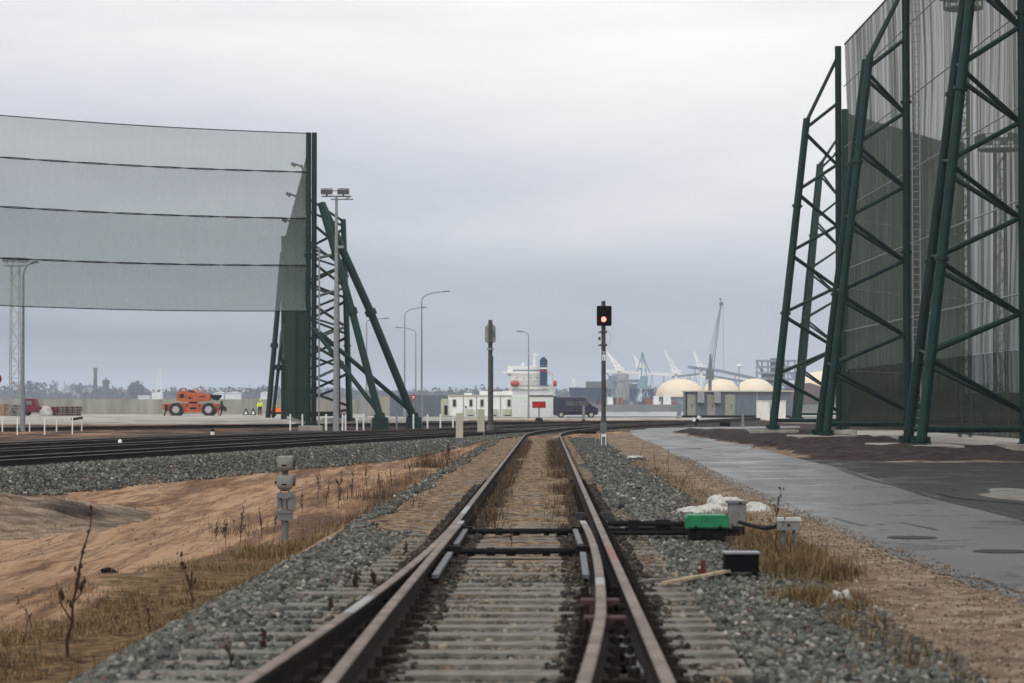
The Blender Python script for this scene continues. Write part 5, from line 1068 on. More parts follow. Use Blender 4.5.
# grey dark-based posts near the van
for (px, pb, pt, w_, lab) in ((583.5, 424, 405.5, 3.0, 'pale grey post with a rusty base in front of the blue van'), (679, 419, 403.5, 4.2, 'grey post left of the grey equipment building'), (742.8, 427, 413, 2.6, 'pale short post in front of the grey equipment building')):
    q = G(px, pb); h = H(pt, q.y) - q.z; r_ = w_ / 2 / F * q.y; o = empty('short_post', q, lab, 'post'); mb = MB(); mb.tube((0, 0, h * .1), (0, 0, h), r_, n=10); mb.build('shaft', M['galv'] if px != 679 else M['farblue'], o, smooth=True); mb = MB(); mb.box((0, 0, h * .08), (r_ * 2.3, r_ * 2.3, h * .3)); mb.build('footing', mat('rusty_footing', (.06, .025, .02), .9) if px < 600 else M['concrete'], o)
q = G(696, 426); h = 9 / F * q.y; o = empty('switch_marker', q, 'small black and white track marker beside the far road bend', 'track marker'); mb = MB(); mb.tube((0, 0, 0), (0, 0, h * .5), .06, n=8); mb.build('post', M['black'], o)
mb = MB(); mb.box((-.15, 0, h * .72), (.26, .1, .26), ry=.6); mb.box((.2, 0, h * .95), (.24, .1, .24), ry=.6); mb.build('white_face', M['white'], o); mb = MB(); mb.box((.05, .02, h * .65), (.3, .1, .3)); mb.build('black_face', M['black'], o)
q = G(725, 426.5); mb = MB(); mb.box((0, 0, .14), (10 / F * q.y, .6, .28)); mb.box((0, 0, .3), (9 / F * q.y, .5, .06)); tag(mb.build('drain_box', M['black'], loc=q), 'low black trough lying beyond the far road bend', 'trough')

# ------------------------------------------------------------------ equipment building on the right
Ye = 262.; u = Ye / F; eb = empty('equipment_building', (W(686, Ye), Ye, -.2), 'low grey clad equipment building with beige doors and two wall units, right of the water', 'building'); X_ = lambda px: (px - 686) * u; Z_ = lambda py: H(py, Ye) + .2
wd_ = X_(792); mb = MB(); mb.box((wd_ / 2, 2.2, (Z_(417) + Z_(391.8)) / 2), (wd_, 4.4, Z_(391.8) - Z_(417))); mb.build('wall', M['greypanel'], eb)
mb = MB(); mb.box((wd_ / 2, 2.1, Z_(391.2)), (wd_ + .3, 4.8, .13)); mb.build('roof', M['cream'], eb)
for px, w_ in ((690.5, 10), (711, 8), (730, 10)):
    f = MB(); f.box((X_(px), -.03, (Z_(394.5) + Z_(416.5)) / 2), (w_ * u, .07, Z_(394.5) - Z_(416.5))); d_ = f.build('door', mat('door_beige', (.27, .275, .235), .7, .1, 3), eb); f = MB(); f.box((X_(px + 1.2), -.09, Z_(406)), (.07, .05, .35)); f.build('handle', M['oily'], d_)
for px in (700.5, 717): f = MB(); f.box((X_(px), -.35, Z_(397.5)), (6.6 * u, .7, 11 * u)); a = f.build('air_conditioner', M['galv'], eb); f = MB(); f.box((X_(px), -.35, Z_(403.3)), (5.6 * u, .6, .06)); f.build('grille', M['oily'], a)
f = MB(); f.box((X_(686.3), -.05, (Z_(392) + Z_(417)) / 2), (.14, .1, Z_(392) - Z_(417))); f.build('corner_trim', M['black'], eb)
f = MB(); f.box((X_(736), -.03, Z_(417)), (wd_ * 1.02, .3, .35)); f.build('plinth', M['oily'], eb)
f = MB(); f.box((X_(757), -.06, (Z_(391) + Z_(402)) / 2), (1.6 * u, .08, 11 * u)); f.build('corner_trim', M['galv'], eb)
for (px, w_, lab) in ((763.3, 12.6, 'white cabinet in front of the equipment building, the left one of the pair'), (778.2, 15, 'white cabinet in front of the equipment building, the right one half behind the green leg')):
    Yc_ = 225.; o = empty('white_cabinet', (W(px, Yc_), Yc_, -.2), lab, 'cabinet', 'white cabinets by the equipment building'); f = MB(); zt = H(401, Yc_) + .2; f.box((0, .4, zt / 2), (w_ * Yc_ / F, .8, zt)); f.build('body', M['white2'], o); f = MB(); f.box((0, .4, zt + .02), (w_ * Yc_ / F * 1.04, .9, .05)); f.build('lid', M['white'], o)

# ------------------------------------------------------------------ telehandler
TZ = 303.; th = empty('telehandler', (W(196, TZ), TZ, -.2), 'orange four wheeled crane vehicle with big dark tyres parked on the concrete yard', 'crane vehicle'); u = TZ / F
X_ = lambda zx: (130 + zx / 5.69 - 196) * u; Z_ = lambda zy: H(340 + zy / 5.69, TZ) + .2
mb = MB(); mb.prism([(X_(190), Z_(365)), (X_(250), Z_(360)), (X_(420), Z_(362)), (X_(510), Z_(362)), (X_(515), Z_(400)), (X_(420), Z_(412)), (X_(310), Z_(412)), (X_(225), Z_(405)), (X_(190), Z_(392))], 'y', -.75, .75); mb.build('chassis', M['orange'], th)
mb = MB(); mb.prism([(X_(270), Z_(345)), (X_(272), Z_(295)), (X_(325), Z_(290)), (X_(345), Z_(300)), (X_(400), Z_(300)), (X_(440), Z_(305)), (X_(462), Z_(318)), (X_(455), Z_(345)), (X_(400), Z_(352)), (X_(300), Z_(352))], 'y', -.85, .7); mb.build('turntable', M['orange'], th)
mb = MB(); mb.tube((X_(360), 0, Z_(368)), (X_(360), 0, Z_(348)), .55, n=16); mb.build('slew_ring', M['black'], th)
for s in (-1, 1):
    mb = MB(); mb.path([(X_(284), s * .6 - .1, Z_(296)), (X_(286), s * .6 - .1, Z_(277)), (X_(318), s * .6 - .1, Z_(276)), (X_(324), s * .6 - .1, Z_(292))], .07, 6); mb.build('cab_frame', M['orangedark'], th)
mb = MB(); mb.prism([(X_(330), Z_(300)), (X_(338), Z_(284)), (X_(362), Z_(284)), (X_(385), Z_(300))], 'y', -.6, .1); mb.build('cab_glass', M['glass'], th)
mb = MB(); mb.box(((X_(300) + X_(470)) / 2, .35, Z_(314)), (X_(470) - X_(300), .5, .42), ry=.06); mb.build('boom', M['orangedark'], th)
mb = MB(); mb.prism([(X_(455), Z_(312)), (X_(518), Z_(312)), (X_(522), Z_(322)), (X_(500), Z_(345)), (X_(470), Z_(338))], 'y', -.3, .5); mb.build('boom_head', M['black'], th)
mb = MB(); mb.box((X_(530), 0, Z_(385)), (.5, 1.4, .35)); mb.box((X_(520), .4, Z_(368)), (.25, .3, .9)); mb.box((X_(545), -.3, Z_(395)), (.2, 1.2, .5)); mb.build('front_attachment', M['oily'], th)
mb = MB(); mb.box((X_(300), -.87, Z_(318)), (.55, .04, .5)); mb.box((X_(345), -.87, Z_(330)), (.3, .04, .25)); mb.box((X_(415), -.87, Z_(322)), (.7, .04, .12)); mb.box((X_(365), -.77, Z_(388)), (.8, .05, .25)); mb.box((X_(330), -.77, Z_(372)), (.12, .05, .4)); mb.box((X_(400), -.77, Z_(372)), (.12, .05, .4)); mb.build('dark_panel', M['oily'], th)
mb = MB(); mb.box((X_(410), -.3, Z_(291)), (.12, .12, .3)); mb.tube((X_(424), 0, Z_(305)), (X_(424), 0, Z_(282)), .04, n=6); mb.box((X_(376), -.5, Z_(288)), (.35, .3, .3)); mb.build('lamp_bracket', M['hivisor'], th)
for zx in (268, 453):
    for s in (-1, 1):
        mb = MB(); c_ = (X_(zx), s * .95, Z_(396)); rr = 37 / 5.69 * u; mb.lathe([(rr * .5, -.22), (rr * .9, -.24), (rr, -.15), (rr, .15), (rr * .9, .24), (rr * .5, .22)], c_, 24, axis='y')
        for k in range(18): a = 2 * math.pi * k / 18; mb.box((c_[0] + math.cos(a) * rr, c_[1], c_[2] + math.sin(a) * rr), (.10, .4, .10), ry=-a)
        wo = mb.build('wheel', M['rubber'], th); mb = MB(); mb.lathe([(.0001, -.30), (rr * .22, -.29), (rr * .3, -.26), (rr * .52, -.27), (rr * .55, -.2), (rr * .55, .27), (.0001, .28)], c_, 18, axis='y'); mb.build('rim', M['rim'], wo)
for zx in (212, 232, 505, 530): 
    mb = MB(); s = -1 if zx in (212, 530) else 1; mb.tube((X_(zx), -.9, Z_(395)), (X_(zx + s * 10), -1.25, Z_(436)), .09, n=8); mb.box((X_(zx + s * 12), -1.3, Z_(441)), (.5, .5, .08)); mb.box((X_(zx), -.8, Z_(385)), (.28, .4, .8)); mb.build('stabiliser', M['oily'] if s < 0 else M['orangedark'], th)

# ------------------------------------------------------------------ people
def skin_body(name, joints, edges, radii, m, parent, sub=1, rootv=0):
    me = bpy.data.meshes.new(name); me.from_pydata(joints, edges, []); o = bpy.data.objects.new(name, me); COL.objects.link(o); o.parent = parent
    md = o.modifiers.new('skin', 'SKIN'); md.use_smooth_shade = True
    for i, r_ in enumerate(radii):
        me.skin_vertices[0].data[i].radius = r_ if isinstance(r_, tuple) else (r_, r_)
    me.skin_vertices[0].data[rootv].use_root = True
    ms = o.modifiers.new('sub', 'SUBSURF'); ms.levels = sub; ms.render_levels = sub; me.materials.append(m); return o
def person(loc, rz, J, label, jacket, helmet, group=None):
    root = empty('person', loc, label, 'person', group, rz)
    names = ['pelvis', 'chest', 'neck', 'head', 'headtop', 'shL', 'elL', 'wrL', 'haL', 'shR', 'elR', 'wrR', 'haR', 'hiL', 'knL', 'anL', 'toL', 'hiR', 'knR', 'anR', 'toR']
    E = [(0, 1), (1, 2), (2, 3), (3, 4), (1, 5), (5, 6), (6, 7), (7, 8), (1, 9), (9, 10), (10, 11), (11, 12), (0, 13), (13, 14), (14, 15), (15, 16), (0, 17), (17, 18), (18, 19), (19, 20)]
    rad = [.13, (.16, .12), .055, .085, .07, .07, .045, .032, .035, .07, .045, .032, .035, .095, .062, .042, .035, .095, .062, .042, .035]
    P = [J[n] for n in names]; skin_body('body', P, E, rad, M['skin'], root)
    jv = [0, 1, 5, 6, 7, 9, 10, 11]; je = [(0, 1), (1, 2), (2, 3), (3, 4), (1, 5), (5, 6), (6, 7)]; skin_body('jacket', [P[i] for i in jv], je, [.175, (.20, .15), .10, .075, .06, .10, .075, .06], jacket, root)
    tv = [0, 13, 14, 15, 17, 18, 19]; te = [(0, 1), (1, 2), (2, 3), (0, 4), (4, 5), (5, 6)]; skin_body('trousers', [P[i] for i in tv], te, [.16, .12, .085, .07, .12, .085, .07], M['trousers'], root)
    for a, b_ in ((15, 16), (19, 20)): skin_body('boot', [P[a], P[b_]], [(0, 1)], [.06, .05], M['black'], root)
    hd_ = Vector(P[4]); mb = MB(); mb.lathe([(.135, -.02), (.13, 0), (.115, .01), (.11, .05), (.08, .1), (.0001, .125)], hd_, 16); mb.build('helmet', helmet, root, smooth=True)
    h_ = Vector(P[3]); mb = MB(); mb.tube(h_ + Vector((0, -.08, 0)), h_ + Vector((0, -.115, -.015)), .018, .012, 6); mb.build('nose', M['skin'], root)
    for s in (-1, 1): mb = MB(); mb.box(h_ + Vector((s * .032, -.083, .025)), (.02, .01, .012)); mb.build('eye', M['black'], root)
    return root
Yp = 296.
J = dict(pelvis=(0, 0, .98), chest=(0, -.02, 1.36), neck=(0, 0, 1.53), head=(0, -.01, 1.66), headtop=(0, 0, 1.74), shL=(.2, 0, 1.43), elL=(.26, .02, 1.15), wrL=(.2, -.15, .95), haL=(.17, -.22, .93), shR=(-.2, 0, 1.43), elR=(-.27, .02, 1.15), wrR=(-.24, -.1, .92), haR=(-.22, -.15, .86), hiL=(.1, 0, .93), knL=(.11, -.02, .5), anL=(.12, .03, .09), toL=(.13, -.12, .05), hiR=(-.1, 0, .93), knR=(-.12, -.02, .5), anR=(-.13, .03, .09), toR=(-.14, -.12, .05))
pp = person((W(260, Yp), Yp, -.2), .3, J, 'standing worker in a yellow hi-vis jacket and dark trousers by the concrete wall', M['hivis'], M['hivis']); pp.scale = (1.12, 1.12, 1.1)
J2 = dict(pelvis=(0, .1, .48), chest=(0, -.18, .80), neck=(0, -.28, .93), head=(0, -.36, 1.02), headtop=(0, -.40, 1.09), shL=(.2, -.2, .86), elL=(.26, -.38, .62), wrL=(.16, -.55, .5), haL=(.13, -.62, .46), shR=(-.2, -.2, .86), elR=(-.26, -.38, .62), wrR=(-.16, -.55, .5), haR=(-.13, -.62, .46), hiL=(.12, .08, .45), knL=(.17, -.35, .5), anL=(.15, -.08, .09), toL=(.16, -.24, .05), hiR=(-.12, .08, .45), knR=(-.17, -.35, .5), anR=(-.15, -.08, .09), toR=(-.16, -.24, .05))
Yk = 282.
person((W(272, Yk), Yk, -.2), 1.9, J2, 'crouching worker in an orange hi-vis jacket and yellow helmet next to the small machine', M['hivisor'], M['hivis']).scale = (1.15, 1.15, 1.1)
o = empty('trolley', (W(279, Yk), Yk, -.2), 'small dark and orange trolley machine beside the crouching worker', 'machine'); mb = MB(); mb.box((0, 0, .75), (1.3, .8, .5), taper=.85); mb.build('hood', M['hivisor'], o); mb = MB(); mb.box((.2, 0, .42), (1.9, .9, .25)); mb.box((.95, 0, .75), (.7, .7, .6), taper=.8); mb.tube((.3, 0, .9), (.3, 0, 1.6), .05); mb.build('frame', M['oily'], o)
for a in (-.6, .7):
    for s in (-1, 1): mb = MB(); mb.lathe([(.0001, -.07), (.24, -.07), (.26, 0), (.24, .07), (.0001, .07)], (a, s * .45, .26), 14, axis='y'); mb.build('wheel', M['rubber'], o)
for (px, lab) in ((246, 'triangular black and white warning stand near the wall, the left of the pair'), (253.3, 'triangular black and white warning stand near the wall, next to the standing worker')):
    o = empty('warning_stand', (W(px, 300), 300, -.2), lab, 'warning stand', 'triangular warning stands'); s = .42; mb = MB(); mb.prism([(-s, .1), (s, .1), (0, 1.0)], 'y', -.03, .03); mb.build('triangle_board', M['black'], o); mb = MB(); mb.prism([(-s * .5, .2), (s * .5, .2), (0, .65)], 'y', -.06, -.04); mb.build('triangle_face', M['white2'], o); mb = MB(); mb.tube((0, 0, .9), (0, .35, 0), .03); mb.build('stay', M['black'], o)

# ------------------------------------------------------------------ left yard clutter
Yt = 300.; u = Yt / F
o = empty('truck', (W(31, Yt), Yt, -.2), 'small maroon flatbed truck parked among the timber stacks at the far left', 'truck'); mb = MB(); mb.prism([(-1.1, .5), (-1.1, 1.9), (-.9, 2.1), (.6, 2.1), (.95, 1.2), (1.0, .5)], 'y', -1, 1); mb.build('cab', M['redgrime'], o); mb = MB(); mb.box((-.05, -1.02, 1.6), (.7, .05, .5)); mb.box((-.7, -1.02, 1.6), (.4, .05, .5)); mb.build('window', M['steelgrey'], o); mb = MB(); mb.box((2.2, 0, .85), (2.4, 1.9, .5)); mb.box((1.4, 0, .55), (4.6, .7, .2)); mb.build('flatbed', M['redgrime'], o)
for a in (-.5, 2.6):
    for s in (-1, 1): mb = MB(); mb.lathe([(.0001, -.13), (.36, -.13), (.4, 0), (.36, .13), (.0001, .13)], (a, s * .85, .4), 16, axis='y'); mb.build('wheel', M['rubber'], o)
def stack(px0_, px1_, pt, Yd_, m, lab, log=False, sd=0):
    x0 = W(px0_, Yd_); x1 = W(px1_, Yd_); h = H(pt, Yd_) + .2; o = empty('timber_stack', ((x0 + x1) / 2, Yd_, -.2), lab, 'timber stack', 'stacks of timber by the wall'); rnd = random.Random(sd); n_ = 4; mb = MB()
    for j in range(n_):
        hh_ = h / n_
        for i in range(3): w2 = (x1 - x0) * rnd.uniform(.92, 1.0); mb.box((rnd.uniform(-.1, .1), i * .5 - .5, hh_ * (j + .45)), (w2, .46, hh_ * .82))
    mb.build('boards', m, o); mb = MB()
    for k in (-.35, .0, .35): mb.box((k * (x1 - x0), 0, h * .5), (.1, 1.6, h * .02)); mb.box((k * (x1 - x0), -.78, h * .5), (.08, .04, h))
    mb.build('strap', M['oily'], o)
stack(-8, 9, 403.5, 298, M['tanwood'], 'tan stack of boards, leftmost of the timber stacks', sd=1); stack(9.5, 23, 404.5, 299, M['darkwood'], 'dark brown timber stack between the tan boards and the maroon truck', sd=2)
stack(52, 66, 406.5, 300, M['darkwood'], 'dark brown timber stack right of the white bundle', sd=3); stack(66.5, 81, 406.2, 301, M['darkwood'], 'rightmost dark timber stack in front of the concrete wall', sd=4)
lump('wrapped_bundle', (W(47, 299), 299, -.2), (.75, .6, .8), M['plastic'], 'white wrapped bundle between the maroon truck and the dark timber', 'bundle', None, 31, 0, .6)
q = Vector((W(-3.5, 118), 118, float(base(118)))); o = empty('warning_mast', q, 'red headed mast with red and white checked board at the left picture edge', 'warning mast'); hq = lambda py: H(py, 118) - q.z
mb = MB(); mb.tube((-.05, .1, 0), (-.05, .1, hq(370)), .05, n=8); mb.build('post', M['galv'], o); mb = MB(); mb.lathe([(.0001, -.06), (.24, -.06), (.26, 0), (.24, .05), (.0001, .05)], (0, 0, hq(379)), 18, axis='y'); mb.build('red_disc', M['redgrime'], o)
mb = MB(); mb.box((0, .02, hq(392)), (.34, .03, .75)); mb.build('check_board', M['white'], o); mb = MB()
for i in range(6):
    for j in range(3):
        if (i + j) % 2: mb.box((-.115 + j * .115, -.005, hq(392) - .32 + i * .128), (.11, .02, .12))
mb.build('check_marks', M['red'], o)

# ------------------------------------------------------------------ ship
Ys = 520.; u = Ys / F; sh = empty('ship', (W(530, Ys), Ys, -1.5), 'white ship superstructure with a navy funnel rising behind the white cabins', 'ship'); X_ = lambda px: (px - 530) * u; Z_ = lambda py: H(py, Ys) + 1.5
mb = MB(); mb.prism([(X_(504), 0), (X_(501), Z_(396)), (X_(560), Z_(396)), (X_(557), 0)], 'y', 0, 90); mb.build('hull', M['hull'], sh)
wht = mat('ship_white', (.80, .79, .75), .6, .05, .3)
mb = MB(); mb.box((X_(531), 8, (Z_(396) + Z_(385)) / 2), (X_(553) - X_(509), 14, Z_(385) - Z_(396)))
mb.box((X_(529), 8, (Z_(385) + Z_(372)) / 2), (X_(549) - X_(513), 12, Z_(372) - Z_(385))); mb.build('deckhouse', wht, sh)
mb = MB(); mb.box((X_(526), 6, (Z_(372) + Z_(366)) / 2), (X_(546) - X_(509), 8, Z_(366) - Z_(372))); mb.box((X_(527), 3, Z_(372.4)), (X_(553) - X_(505), 3, .5)); mb.prism([(X_(505), Z_(372.8)), (X_(516), Z_(380)), (X_(517), Z_(372.8))], 'y', 3, 3.6); mb.build('bridge', wht, sh)
mb = MB(); mb.box((X_(527), 1.9, Z_(370.4)), (X_(540) - X_(512), .15, .35)); mb.build('bridge_windows', M['farblue'], sh)
for py in (376, 380, 384.5, 389): mb = MB(); mb.box((X_(530), .8, Z_(py)), (X_(551) - X_(512), .5, .10)); mb.tube((X_(512), .1, Z_(py - 1.4)), (X_(551), .1, Z_(py - 1.4)), .05, n=5); mb.build('deck_rail', wht, sh)
for px in (517, 524, 531, 537): 
    for py in (378, 387): mb = MB(); mb.box((X_(px), 1.92, Z_(py)), (.28, .12, .28)); mb.build('porthole', M['steelgrey'], sh)
mb = MB(); mb.box((X_(543.6), 1.4, (Z_(385) + Z_(359.5)) / 2), (7.4 * u, 3, Z_(359.5) - Z_(385))); mb.prism([(X_(540.4), Z_(359.6)), (X_(546.8), Z_(359.6)), (X_(543.8), Z_(356.6)), (X_(542), Z_(357.6))], 'y', 0, 3); fu = mb.build('funnel', M['navy'], sh)
mb = MB(); mb.box((X_(543.6), -.15, Z_(368.3)), (7.5 * u, .1, 1.6 * u)); mb.build('stripe', M['white'], fu); mb = MB(); mb.box((X_(543.6), -.15, Z_(371)), (7.5 * u, .1, 1.2 * u)); mb.build('stripe', M['red'], fu); mb = MB(); mb.box((X_(543.6), -.15, Z_(365.8)), (7.5 * u, .1, .6 * u)); mb.build('stripe', M['galv'], fu)
mb = MB(); mb.tube((X_(534.6), 4, Z_(372)), (X_(534.6), 4, Z_(352)), .28, .14, 6); mb.box((X_(535.8), 4, Z_(354.4)), (5.5 * u, .3, .3)); mb.box((X_(535), 4, Z_(361)), (4 * u, .3, .25)); mb.build('mast', wht, sh)
mb = MB(); mb.lathe([(.0001, -.35), (.35, 0), (.0001, .35)], (X_(523), 4, Z_(364)), 10); mb.tube((X_(523), 4, Z_(364)), (X_(523), 4, Z_(369)), .12, n=6); mb.build('radar_dome', wht, sh)
for px, sx in ((515, 1), (555, .45)): mb = MB(); mb.lathe([(.0001, -.95 * sx - .0), (.55, -.8 * sx), (.7, 0), (.55, .8 * sx), (.0001, .95 * sx)], (X_(px), .0, Z_(383.5)), 12, axis='x'); mb.build('lifeboat', mat('lifeboat_red', (.45, .07, .05), .5), sh, smooth=True)
mb = MB(); mb.box((X_(554), 2, (Z_(372) + Z_(398)) / 2), (.5, .5, Z_(372) - Z_(398))); mb.box((X_(552), 2, Z_(374)), (4 * u, .4, .4)); mb.build('davit', wht, sh)

# ------------------------------------------------------------------ far harbour (780-900 m)
Yf = 790.; u = Yf / F; X_ = lambda px: W(px, Yf); Z_ = lambda py: H(py, Yf); gq = .7
def thing_at(name, px, Yd, label, cat, group=None, z=gq): return empty(name, (W(px, Yd), Yd, z), label, cat, group)
for (pc, pw_, pt, lab, Yd) in ((680, 24.5, 379, 'cream storage dome, leftmost, standing partly clear of the grey building', 800), (721, 19.5, 379, 'cream storage dome behind the grey building under the tall crane, second from the left', 830), (755, 20.5, 378.5, 'cream storage dome just left of the green legs, third from the left', 830), (823, 27, 371, 'cream storage dome seen through the green lattice masts, the rightmost', 800)):
    uu = Yd / F; o = thing_at('storage_dome', pc, Yd, lab, 'storage dome', 'cream storage domes'); r_ = pw_ * uu; zb_ = H(397 if pc < 800 else 391, Yd) - gq; zt = H(pt, Yd) - gq; mb = MB(); mb.lathe([(r_ * math.cos(a) ** .9 if a < 1.55 else .0001, zb_ + (zt - zb_) * math.sin(a)) for a in np.linspace(0, math.pi / 2, 12)], n=40); mb.build('dome_shell', M['dome'], o, smooth=True)
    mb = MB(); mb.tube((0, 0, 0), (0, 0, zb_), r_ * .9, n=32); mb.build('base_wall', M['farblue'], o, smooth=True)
# portal crane (pale teal) and others
def portal(px, Yd, label, top, legw, m, bw=3.2):
    uu = Yd / F; o = thing_at('harbour_crane', px, Yd, label, 'crane', 'harbour cranes'); z = lambda py: H(py, Yd) - gq; mb = MB()
    for sx in (-1, 1):
        for sy in (-4, 4): mb.tube((sx * legw * uu, sy, 0), (sx * legw * .45 * uu, sy * .6, z(388)), .26, .22, 6)
        mb.tube((sx * legw * uu, -4, z(405)), (-sx * legw * .5 * uu, -3, z(390)), .2, n=5)
    mb.box((0, 0, z(388)), (legw * 1.5 * uu, 7, .9)); mb.tube((0, 0, z(388)), (0, 0, z(381)), 1.6, n=10); mb.build('portal_frame', m, o)
    mb = MB(); mb.box((.5, 0, z(379)), (7.5 * uu, 3, 1.9)); mb.build('machine_house', m, o); mb = MB(); mb.tube((-1.4 * uu, 0, z(376)), (.5 * uu, 0, z(top)), .2, n=6); mb.tube((4 * uu, 0, z(376)), (.8 * uu, 0, z(top)), .2, n=6); mb.tube((-5.5 * uu, 0, z(372)), (-.2 * uu, 0, z(top)), .18, n=6); mb.box((0, 0, z(top)), (2.4 * uu, 1, .9)); mb.tube((7.5 * uu, 0, z(374)), (2.4 * uu, 0, z(top + 6)), .18, n=6); mb.build('a_frame', m, o); return o, z
portal(642.5, Yf, 'pale teal portal crane with a pointed A frame, right of the red signal', 354, 6.5, M['paleteal'])
o, z = portal(611, Yf, 'smaller grey portal crane just right of the red signal post', 378, 5, M['farblue'])
def boomcrane(px0_, py0_, px1_, py1_, label, r_=.45, Yd=860):
    uu = Yd / F; o = thing_at('harbour_crane', px0_, Yd, label, 'crane', 'harbour cranes'); z = lambda py: H(py, Yd) - gq; mb = MB(); dx = (px1_ - px0_) * uu
    for s in (-1, 1): mb.tube((s * .9, s, z(py0_)), (dx, 0, z(py1_)), r_, r_ * .5, 6)
    for k in range(6): t_ = k / 6; mb.tube((dx * t_ + .9 * (1 - t_), 0, z(py0_) + (z(py1_) - z(py0_)) * t_), (dx * (t_ + .16) - .9 * (1 - t_), 0, z(py0_) + (z(py1_) - z(py0_)) * (t_ + .16)), .15, n=5)
    mb.build('boom', M['cranewhite'], o); mb = MB(); mb.box((0, 0, z(py0_) / 2), (1.2, 1.2, z(py0_))); mb.box((0, 0, z(py0_)), (3.4, 3, 1.5)); mb.build('tower', M['cranewhite'], o)
boomcrane(676, 372, 664.5, 350.5, 'white luffing boom leaning left above the leftmost dome', .34); boomcrane(701, 368, 693.5, 351, 'white luffing boom leaning left, between the leftmost dome and the tall crane', .32); boomcrane(619, 369, 606.5, 352, 'large white boom just right of the red signal post', .6); boomcrane(640, 366, 633.5, 355, 'faint short white boom left of the pale teal crane tip', .25, 880)
# tall mobile crane
Yc_ = 640.; uu = Yc_ / F; o = empty('harbour_crane', (W(710, Yc_), Yc_, .3), 'tall mobile harbour crane with a lattice boom and dark tip, the highest crane', 'crane', 'harbour cranes'); z = lambda py: H(py, Yc_) - .3; mb = MB()
a0 = Vector((2 * uu, 0, z(372))); a1 = Vector((11 * uu, 0, z(305)))
for sx in (-1, 1):
    for sy in (-1, 1): mb.tube(a0 + Vector((sx * 1.3 * uu, sy * .5, 0)), a1 + Vector((sx * .45 * uu, sy * .2, 0)), .08, n=5)
for k in range(16): t0, t1 = k / 16, (k + 1) / 16; s = 1 if k % 2 else -1; mb.tube(a0.lerp(a1, t0) + Vector((s * (1.3 - .85 * t0) * uu, 0, 0)), a0.lerp(a1, t1) + Vector((-s * (1.3 - .85 * t1) * uu, 0, 0)), .05, n=5)
mb.build('lattice_boom', M['galv'], o); mb = MB(); mb.box(a1 + Vector((.4 * uu, 0, .4)), (4.5 * uu, 1, 3.4 * uu), taper=.6); mb.box(a1 + Vector((-.5 * uu, 0, 1.5)), (1.5 * uu, .6, 2.5 * uu)); mb.build('boom_tip', M['steelgrey'], o)
mb = MB()
for e in ((-4 * uu, 0, z(378)), (-1 * uu, 0, z(352))): mb.tube(e, a1, .05, n=4)
mb.tube(a1 + Vector((2 * uu, 0, 0)), (14 * uu, 0, z(372)), .04, n=4); mb.build('hoist_rope', M['steelgrey'], o)
mb = MB(); mb.tube((0, 0, z(405)), (0, 0, z(380)), 1.7 * uu, n=10); mb.box((0, 0, z(375)), (7 * uu, 3, 9 * uu)); mb.box((.5 * uu, 0, z(362)), (3.6 * uu, 1.5, 16 * uu), taper=.5); mb.build('slewing_tower', M['steelgrey'], o); mb = MB(); mb.box((0, 0, z(408)), (16 * uu, 6, 1.6)); mb.build('undercarriage', M['steelgrey'], o)
# conveyor gallery
def beamobj(name, pts, Yd, r_, m, label, cat, legs=()):
    o = empty(name, (W(pts[0][0], Yd), Yd, gq), label, cat); x0 = W(pts[0][0], Yd); P = [Vector((W(a, Yd) - x0, 0, H(b_, Yd) - gq)) for a, b_ in pts]; mb = MB()
    for a, b_ in zip(P[:-1], P[1:]):
        d_ = b_ - a; mb.box((a + b_) / 2, (d_.length, r_ * 2, r_ * 2), ry=-math.atan2(d_.z, d_.x))
    mb.build('gallery', m, o)
    for (lx, ly) in legs:
        mb = MB(); xx = W(lx, Yd) - x0; zt_ = H(ly, Yd) - gq; mb.tube((xx - 1.2, 0, 0), (xx, 0, zt_), .09, n=5); mb.tube((xx + 1.2, 0, 0), (xx, 0, zt_), .09, n=5); mb.build('support_leg', M['farblue'], o)
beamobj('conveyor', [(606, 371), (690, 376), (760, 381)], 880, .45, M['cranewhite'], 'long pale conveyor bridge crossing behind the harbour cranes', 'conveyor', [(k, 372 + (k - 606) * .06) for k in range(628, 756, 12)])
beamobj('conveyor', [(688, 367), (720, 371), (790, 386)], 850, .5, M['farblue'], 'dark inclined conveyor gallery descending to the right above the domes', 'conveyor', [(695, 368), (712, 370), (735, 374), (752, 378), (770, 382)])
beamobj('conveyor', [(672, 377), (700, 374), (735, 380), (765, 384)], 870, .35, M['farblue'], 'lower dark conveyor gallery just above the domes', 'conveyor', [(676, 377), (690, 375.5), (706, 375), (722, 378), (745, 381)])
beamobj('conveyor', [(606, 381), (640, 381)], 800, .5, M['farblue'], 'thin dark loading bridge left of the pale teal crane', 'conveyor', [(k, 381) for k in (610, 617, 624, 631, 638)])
# industrial framework on the right
o = thing_at('loading_tower', 770, 850, 'grey steel loading tower with several decks just left of the green legs', 'loading tower'); mb = MB(); uu = 850 / F
for px in (757, 762, 768, 774, 780, 788, 795):
    mb.box(((px - 770) * uu, 0, (H(361, 850) - gq) / 2), (.45, .45, H(361, 850) - gq))
for py in (361, 367, 373, 379, 385, 391): mb.box((6 * uu, 0, H(py, 850) - gq), (40 * uu, 3, .7))
for k in range(9): px = 757 + k * 4.4; mb.tube(((px - 770) * uu, 0, H(361 + (k % 3) * 6, 850) - gq), ((px - 765) * uu, 0, H(373 + (k % 3) * 6, 850) - gq), .2, n=4)
mb.build('steel_frame', M['farblue'], o); mb = MB(); mb.box((8 * uu, 1, H(370, 850)), (14 * uu, 3, 7)); mb.box((-2 * uu, 1, H(380, 850)), (10 * uu, 3, 4)); mb.build('machine_house', M['steelgrey'], o)
